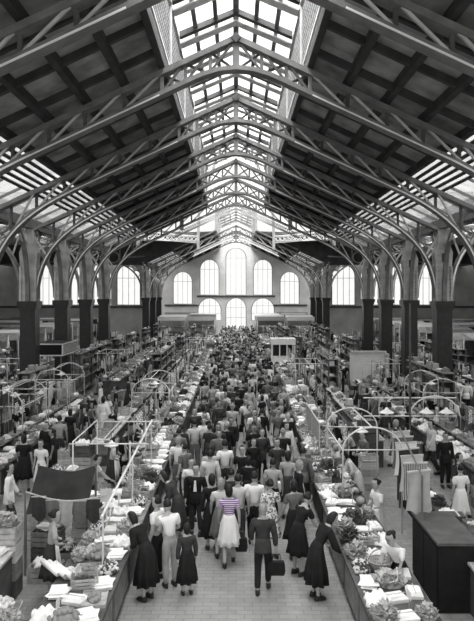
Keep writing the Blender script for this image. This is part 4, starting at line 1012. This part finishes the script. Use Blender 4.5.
# crate stacks filling the inside of the front left stalls
for k, (x, y, n) in enumerate(((-4.6, 11.2, 3), (-4.55, 12.5, 4), (-3.9, 10.6, 2), (-3.5, 15.3, 3), (-4.55, 16.2, 4), (-4.5, 17.6, 3), (-4.6, 19.2, 4), (-3.55, 10.0, 2), (-4.5, 20.8, 3), (-4.15, 14.15, 2), (-3.65, 13.9, 1), (-4.7, 15.2, 2), (-3.9, 13.15, 1), (-4.65, 10.0, 3), (-3.5, 17.6, 1))):
    for q in range(n): place('bigcrate', x, y, q * .345, .1 * (k % 3 - 1), f'crate {["at the bottom","second up","third up","fourth up"][q]} in {ORD[k]} stack inside the front left stalls', ['wood', 'wood_d', 'wood_m', 'cream'][(k + q) % 4])
    kd = ['linen', 'greens', 'lemons', 'papers', 'onions', 'parcel'][k % 6]; place(kd, x, y, n * .345, .3 * k, f'{G[kd]["desc"]} topping {ORD[k]} crate stack inside the front left stalls')
# covered stalls before the end wall, leaving the door free
for rr, (y, xs) in enumerate(((78.5, (-9.6, -6.0, 2.6, 6.2)), (82.6, (-9.7, -6.0, 2.5, 6.2)), (87.2, (-9.9, -6.3, 2.6, 6.3)))):
    for k, x0 in enumerate(xs):
        v = [0, 3, 1, 0, 1, 3, 0, 2, 3, 0, 0, 1][rr * 4 + k]; cl_ = ['white-fascia', 'grey-fascia', 'dark-fascia', 'cream-fascia'][v]
        st_ = f'{ORD[k]} {["front","middle","rear"][rr]}-row end-wall stall'
        t = thing('covered_stall', f'{cl_} covered stall before the end wall, {ORD[k]} from left in its {["front","middle","rear"][rr]} row', 'market stall', (x0, y, 0), 0, 'covered stalls before the end wall')
        for n, me in CV[v]: link(n, me, t)
        for q in range(4):
            kd = R.choice(['parcel', 'linen', 'papers', 'lemons', 'greens', 'basket']); place(kd, x0 + .5 + q * .8, y + .45, .95, R.uniform(-.3, .3), f'{G[kd]["desc"]}, {ORD[q]} on the {st_}', simple=True)
            kd = R.choice(['box', 'linen', 'papers', 'linen', 'basket']); place(kd, x0 + .5 + q * .8, y + 2.12, 1.79, 0, f'{G[kd]["desc"]}, {ORD[q]} on shelf of {st_}', simple=True)
# netting screen on the right counter
o = thing('netting_screen', 'grey netting screen standing along the right aisle counter', 'screen', (0, 0, 0)); xs_ = 2.66
MB().span((xs_ - .01, 20.4, .93), (xs_ + .01, 24.2, 1.75)).build('mesh', M['net'], o)
for yy in (20.4, 22.3, 24.2): MB().tube([(xs_, yy, .88), (xs_, yy, 1.78)], .02, 6).build('post', M['pipe'], o)
MB().tube([(xs_, 20.4, 1.77), (xs_, 24.2, 1.77)], .018, 6).build('top_rail', M['pipe'], o)
# globe lamps between the far columns
for sgn, Y, zz, nme in ((-1, 73.13, 7.9, 'nearest of the three on the left'), (-1, 75.06, 7.75, 'middle of the three on the left'), (-1, 80.85, 7.6, 'furthest of the three on the left'), (1, 73.13, 7.9, 'nearer of the two on the right'), (1, 78.92, 7.7, 'further of the two on the right')):
    zh = zr(9.2) - .06; o = thing('globe_lamp', f'white globe lamp hung beside the far columns, {nme}', 'lamp', (sgn * 9.2, Y, zh), 0, 'globe lamps by the far columns')
    MB().tube([(0, 0, 0), (0, 0, zz - zh)], .025, 6).build('rod', M['steel_dark'], o); MB().ball((0, 0, zz - zh - .25), .27, 12, 8).build('globe', M['bulb'], o, True)
# tall dark mast, right
o = thing('mast', 'thin tall dark mast rising above the right-hand stalls', 'pole', (gx(410, 19.3), 19.3, 0))
MB().tube([(0, 0, .08), (0, 0, 5.6)], .032, 8).build('shaft', M['steel_dark'], o); MB().lathe([(.2, 0), (.2, .04), (.06, .08)], n=12).build('base', M['steel_dark'], o)
for zz in (2.2, 2.75): MB().tube([(-1.4, 0, zz), (1.4, 0, zz)], .02, 6).build('cross_rail', M['pipe'], o)
MB().tube([(-.0 + .75 * math.cos(a) + .75, 0, 2.2 + .6 * math.sin(a)) for a in [PI * k / 12 for k in range(13)]], .024, 7).build('arch', M['pipe'], o)
for k, xx in enumerate((-.7, .5, 1.1)):
    p = o.location; place('lamp', p.x + xx, p.y, 2.74 if xx < 0 or True else 2.2, 0, f'white hanging lamp on the mast rails, {["left of the mast", "just right of the mast", "furthest right"][k]}', group='lamps on the mast')
# row of cloths on a line, bottom right
o = thing('clothes_rail', 'dark rail on two uprights hung with cloths at bottom right', 'rail', (0, 0, 0)); a, b = Vector((4.5, 17.6, 2.2)), Vector((3.75, 12.9, 2.2))
MB().tube([a, b], .022, 7).build('rail', M['pipe_grey'], o)
for p in (a, b): MB().tube([(p.x, p.y, 0), (p.x, p.y, 2.2)], .025, 7).build('post', M['pipe_grey'], o)
rzc = math.atan2((b - a).y, (b - a).x)
CL = [('cream', 'white'), ('grey', 'mid grey'), ('white', 'bright white'), ('dgrey', 'charcoal'), ('cream', 'pale'), ('check', 'striped'), ('lgrey', 'light grey')]
for k, (m, d) in enumerate(CL):
    p = a.lerp(b, (k + .6) / 7.3); place('cloth', p.x, p.y, 2.182, .35 - .1 * (k % 3), f'{d} cloth hanging {ORD[k]} from the far end of the dark rail', m, sc=1.15)
# stacks of crates on the right, pale stack and dark tower
p = at(357, 488, .9); p = Vector((3.62, 17.2, 0))
for k in range(6): place('crate', 3.85, 18.6, k * .205, .1, f'pale wooden crate, {["lowest","second from bottom","third from bottom","fourth from bottom","fifth from bottom","topmost"][k]} of stack behind the right counter', 'wood' if k % 2 else 'cream')
for k in range(5): place('bigcrate', 4.3, 20.9, k * .345, 0, f'dark wooden crate, {["lowest","second from bottom","third from bottom","fourth from bottom","topmost"][k]} of the tall dark tower', 'wood_d')
# dark canvas, card and curved rope line, left front
o = thing('canvas_screen', 'dark canvas sheet stretched on poles over the left front stall', 'canvas', (-4.5, 13.7, 0))
nx, nz = 14, 6; cv = MB(); vs = []
for t in (0, .015):
    for j in range(nz + 1):
        for i in range(nx + 1): u, v = i / nx, j / nz; vs.append((u * 1.3, v * .9 + .05 * math.sin(u * 7), 1.15 + v * .8 - .13 * math.sin(PI * u) * (v) + t))
W = nx + 1; q = W * (nz + 1); fs = []
for j in range(nz):
    for i in range(nx): s_ = j * W + i; fs += [(s_, s_ + 1, s_ + W + 1, s_ + W), (q + s_ + W, q + s_ + W + 1, q + s_ + 1, q + s_)]
cv.add(vs, fs).build('sheet', M['canvas'], o, True)
for xx in (0, 1.3): MB().tube([(xx, .9, 0), (xx, .9, 2.0)], .025, 7).build('pole', M['pipe_grey'], o)
for xx in (0, 1.3): MB().tube([(xx, 0, 0), (xx, 0, 1.17)], .025, 7).build('pole', M['pipe_grey'], o)
o = thing('sign_board', 'blank pale card on a white pole above the left front counter', 'sign', (-2.75, 13.6, 0))
MB().tube([(0, 0, 0), (0, 0, 1.75)], .02, 6).build('pole', M['pipe'], o); MB().box((0, -.03, 1.6), (.26, .02, .28)).build('board', M['cream'], o)
o = thing('sagging_line', 'sagging pale rope with cloths pegged along it, lower left', 'rope', (0, 0, 0))
ra, rb = Vector((-4.4, 13.35, 1.75)), Vector((-2.75, 13.55, 1.62)); pts = [ra.lerp(rb, k / 12) - Vector((0, 0, .16 * math.sin(PI * k / 12))) for k in range(13)]
MB().tube(pts, .018, 6).build('cord', M['rope'], o); MB().tube([(ra.x, ra.y, 0), (ra.x, ra.y, 1.78)], .022, 6).build('pole', M['pipe_grey'], o)
for k, (j, m, d) in enumerate(((2, 'dgrey', 'dark'), (4, 'grey', 'mid grey'), (6, 'lgrey', 'light grey'), (8, 'grey', 'grey'), (10, 'dgrey', 'charcoal'))):
    place('cloth', pts[j].x, pts[j].y, pts[j].z - .012, .1, f'{d} cloth pegged {ORD[k]} from the left on the sagging rope', m, sc=.6)
o = thing('slanting_pipe', 'long pale slanting pipe along the left front counter on slim posts', 'pipe', (0, 0, 0))
ra, rb = Vector((-2.42, 11.5, 1.85)), Vector((-2.42, 18.4, 2.25)); MB().tube([ra, rb], .026, 8).build('rail', M['pipe'], o)
for t in (.02, .5, .98): p = ra.lerp(rb, t); MB().tube([(p.x, p.y, .885), p], .018, 7).build('post', M['pipe'], o)
cb_ = thing('cabinet', 'tall dark cabinet behind the cloths at the bottom right corner', 'cabinet', (3.72, 11.75, 0))
MB().span((0, 0, 0), (.75, 1.7, 1.25)).build('carcass', M['black'], cb_); MB().span((-.03, -.03, 1.25), (.78, 1.73, 1.3)).build('top', M['dado'], cb_)
for q in (0, 1): MB().span((-.025, .05 + q * .82, .1), (0, .83 + q * .82, 1.18)).build('door', M['black'], cb_)
o = thing('bench', 'long black-draped bench behind the cloths hung at lower right', 'bench', (4.62, 13.65, 0))
MB().span((0, 0, .8), (.42, 4.6, .86)).build('bench_top', M['wood_d'], o); MB().span((-.02, -.02, .03), (.0, 4.62, .84)).span((-.02, -.02, .03), (.44, 0, .84)).build('drape', M['black'], o)
for yy in (.1, 2.3, 4.5):
    for xx in (.06, .36): MB().span((xx - .03, yy - .03, 0), (xx + .03, yy + .03, .8)).build('leg', M['wood_d'], o)
for k, kd in enumerate(('box', 'linen', 'herbs', 'papers', 'box', 'parcel', 'plums')): place(kd, 4.83, 13.95 + k * .65, .86, 1.5, f'{G[kd]["desc"]} standing {ORD[k]} from near end of black-draped bench', 'wood_d' if kd == 'box' else None, sc=.85)
# bundles of long white paper rolls at the bottom left
for k in range(3):
    r_ = MB(); r_.tube([(-.35, 0, .05), (.35, 0, .05)], .05, 10); o = r_.build('paper_roll', M['paper'], None, True, (-3.05 - k * .13, 11.3 + k * .05, .95), -.9)
    MB().tube([(-.36, 0, .05), (.36, 0, .05)], .018, 6).build('core', M['card'], o); tag(o, f'long white paper roll on the left stall, {["right-hand","middle","left-hand"][k]} of the three', 'paper roll', 'white paper rolls')

# ------------------------------------------------------------------ the crowd
TOPS = [('white', 'white'), ('cream', 'pale'), ('lgrey', 'light grey'), ('grey', 'grey'), ('dgrey', 'dark grey'), ('black', 'black'), ('check', 'striped'), ('dots', 'speckled'), ('floral', 'flowered')]
WT = [17, 9, 9, 13, 22, 28, 3, 5, 4]
BOT = [('black', 'black'), ('dgrey', 'dark'), ('grey', 'grey'), ('lgrey', 'pale')]
def free(x, y, d):
    return all((x - a) ** 2 + (y - b) ** 2 > d * d for a, b in people_xy)
def nth(y): return min(max(int((y - Y0) / PITCH), 0), n_st - 1)
GR = set()
CROWD = []
def crowd(x, y, rz, where, protos): people_xy.append((x, y)); CROWD.append((y, x, rz, where, protos))
def pick(p):
    pp_ = P[p]; (tm, tn), (bm_, bn) = R.choices(TOPS, WT)[0], R.choices(BOT, [6, 6, 3, 1])[0]; w_ = pp_['wear']
    if w_ in ('suit', 'shirt') and tm in ('floral', 'dots'): tm, tn = 'grey', 'grey'
    if w_ in ('dress', 'coat'): bm_ = tm
    return pp_, tm, tn, bm_, bn, w_
def crowd_object(y, x, rz, where, protos, act=None):
    far = y > 44; p = R.choice(protos); pp_, tm, tn, bm_, bn, w_ = pick(p)
    sex = 'man' if pp_['sex'] == 'm' else 'woman'; gar = {'suit': 'jacket', 'shirt': 'shirt', 'blouse': 'blouse', 'dress': 'dress', 'coat': 'coat', 'apron': 'blouse'}[w_]
    c = math.cos(rz); face = act or ('back turned' if c > .5 else 'facing the viewer' if c < -.5 else 'seen sideways')
    hair = R.choice(['hairb'] * 5 + ['hairg']); sk_ = R.choice(['skin', 'skin', 'skin2'])
    a = f'{sex} in {tn} {gar}'
    if w_ in ('suit', 'shirt'): a += f' and {bn} trousers'
    elif w_ in ('blouse', 'apron'): a += f' and {bn} skirt'
    i = ORD[nth(y)]
    if far: lab = f'distant {sex} in {tn} {gar} {where.replace("@", i)}'
    else: lab = f'{a}, {face}, {where.replace("@", i)}'
    side = 'on the left' if x < .3 else 'on the right'
    for extra in ('', ' with grey hair' if hair == 'hairg' else ' with dark hair', ' ' + side, ' nearer', ' further on'):
        if len((lab + extra).split()) > 16: continue
        if extra in (' nearer', ' further on'): break
        if lab + extra not in USED: lab += extra; break
    lab = ' '.join(lab.split()[:16])
    g = None
    if lab in USED: g = 'look-alikes: ' + lab
    GR.add(lab)
    o = person(x, y, rz, p, tm, bm_, lab, hair, R.uniform(.93, 1.05), sk_, g, joined=far)
    if g:
        for q in col.objects:
            if q.get('label') == lab: q['group'] = g
walkers = [0, 1, 2, 3, 4, 5, 10, 11, 3, 5, 0, 2]
cnt = 0; tries = 0
while cnt < 330 and tries < 9000:
    tries += 1; y = 13.2 + (R.random() ** 1.15) * 74
    x = R.uniform(-1.8, right_edge(y) - .28)
    if y < 20:                                        # at the front leave the named people and the bare floor as they are
        if y < 16 or not free(x, y, .6): continue
    if not free(x, y, .5): continue
    rz = R.choice([0, 0, 0, PI, PI, R.uniform(-PI, PI)]) + R.uniform(-.35, .35)
    crowd(x, y, rz, 'in aisle by @ stall', walkers); cnt += 1
# stallholders between counter and back counter
for row, i, x, y, s, frm in ROWS:
    for q in range(2 if y < 45 else 1):
        if R.random() < .22: continue
        yy = y + .5 + q * 1.4 + R.uniform(0, .5); xx = x + s * R.uniform(1.45, 1.75)
        if row.endswith('aisle') and i in (0, 1, 2): continue
        if not free(xx, yy, .5) or (row == 'right aisle' and y < 16): continue
        crowd(xx, yy, (PI / 2 if s > 0 else -PI / 2) + R.uniform(-.5, .5), f'behind @ {row} counter', [6, 1, 6, 7, 4])
# shoppers in the side passages
for name, xa, xb, lo, nn in (('outer left passage', -6.4, -5.2, 15, 75), ('outer right passage', 5.2, 6.4, 14, 75), ('far left passage', -11.3, -10.75, 28, 40), ('far right passage', 10.75, 11.3, 28, 40)):
    for q in range(nn):
        y = lo + R.random() * (78 - lo); x = R.uniform(xa, xb) + (max(right_edge(y) - 2.3, 0) if 'outer right' in name else 0)
        if not free(x, y, .55) or (4.9 < x < 5.6 and 18.8 < y < 19.8): continue
        crowd(x, y, R.choice([0, PI, PI / 2, -PI / 2]) + R.uniform(-.4, .4), f'in {name} by @ stall', walkers)
CROWD = [c for c in CROWD if abs(c[1]) * F / c[0] < 250]        # only those inside the picture
CROWD.sort(key=lambda c: c[0]); NOBJ = 296 - len(NAMED)
for c in CROWD[:NOBJ]: crowd_object(*c)
b = MB(); names = list(M)
for y, x, rz, where, protos in CROWD[NOBJ:]:
    p = R.choice(protos); pp_, tm, tn, bm_, bn, w_ = pick(p)
    mm = {'body': 'skin', 'eye': 'eye', 'hair': R.choice(['hairb', 'hairb', 'hairg']), 'shoe': 'leather', 'shoe2': 'leather', 'top': tm, 'bottom': bm_, 'apron': 'white'}; idx = [names.index(mm[k]) for k in pp_['slots']]
    T = Matrix.Translation((x, y, 0)) @ Matrix.Rotation(rz, 4, 'Z'); o = len(b.v); vs, fs = pp_['low']
    b.v += [tuple(T @ v) for v in vs]; b.f += [tuple(k + o for k in f_) for f_, _ in fs]; b.mi += [idx[m_] for _, m_ in fs]
if b.v:
    o = b.build('crowd', [M[k] for k in names], None, True); tag(o, 'dense distant crowd of tiny shoppers filling the far end of the hall', 'crowd', kind='stuff')
# sacks and crate stacks standing in the passages near the front
for side, sgn in (('left', -1), ('right', 1)):
    for k in range(26):
        y = 12.5 + k * 1.05 + R.uniform(-.2, .2); x = sgn * (R.uniform(5.05, 5.25) if k % 2 else R.uniform(6.25, 6.45)) + (0 if sgn < 0 else (right_edge(y) - 2.05) * .3)
        if sgn > 0 and 18.6 < y < 20: continue
        if not free(x, y, .5): continue
        people_xy.append((x, y))
        if R.random() < .4: place('sack', x, y, 0, R.uniform(0, 3), f'open jute sack standing {ORD[k]} along the outer {side} passage floor', sc=.95); place('onions_in', x, y, .47, 0, f'produce filling the sack {ORD[k]} along the outer {side} passage', sc=.95)
        else:
            hgt = 0
            for q in range(R.choice([2, 3, 4])): place('bigcrate', x, y, hgt, R.uniform(-.1, .1), f'wooden crate {["at the bottom","second up","third up","fourth up"][q]} of stack {ORD[k]} along outer {side} passage', R.choice(['wood', 'wood_m', 'cream', 'wood_d']), sc=.8); hgt += .275
            place(R.choice(INS), x, y, hgt - .09, 0, f'produce heap topping the crate stack {ORD[k]} along outer {side} passage')


# ------------------------------------------------------------------ light and camera
w = bpy.data.worlds.new('sky'); scn.world = w; w.use_nodes = True
bg = w.node_tree.nodes['Background']; bg.inputs[0].default_value = (1, 1, .985, 1); bg.inputs[1].default_value = 1.15
def area(name, loc, rot, sx, sy, power):
    l = bpy.data.lights.new(name, 'AREA'); l.shape = 'RECTANGLE'; l.size = sx; l.size_y = sy; l.energy = power
    o = bpy.data.objects.new(name, l); col.objects.link(o); o.location = loc; o.rotation_euler = rot; return o
for y, pw in ((9, 3600), (20, 3400), (31, 3000), (42, 2200)): area('daylight_over_lantern', (0, y, 18.6), (0, 0, 0), 4.6, 10.5, pw)
area('daylight_over_dome', (0, 60, 24.5), (0, 0, 0), 14, 14, 5500)
area('daylight_over_far_lantern', (0, 82, 18.6), (0, 0, 0), 4.6, 18, 6000)
for s in (-1, 1):
    for y in (12, 26, 40):
        area('daylight_over_roof_light', (s * 9.2, y, 13.2), (0, s * .42, 0), 3.6, 13, 800)
        area('daylight_over_aisle', (s * 13.6, y, 11.6), (0, 0, 0), 2.2, 13, 1100)
cam = bpy.data.cameras.new('camera'); co = bpy.data.objects.new('camera', cam); col.objects.link(co)
co.location = (0, 0, CH); co.rotation_euler = (PI / 2, 0, 0)
cam.sensor_fit = 'HORIZONTAL'; cam.sensor_width = 36; cam.lens = F / 474 * 36
cam.shift_x = 1 / 474; cam.shift_y = -15.5 / 474; cam.clip_end = 500
scn.camera = co
vs = scn.view_settings; vs.view_transform = 'Standard'; vs.look = 'None'; vs.gamma = 1; vs.use_curve_mapping = False; vs.exposure = 0
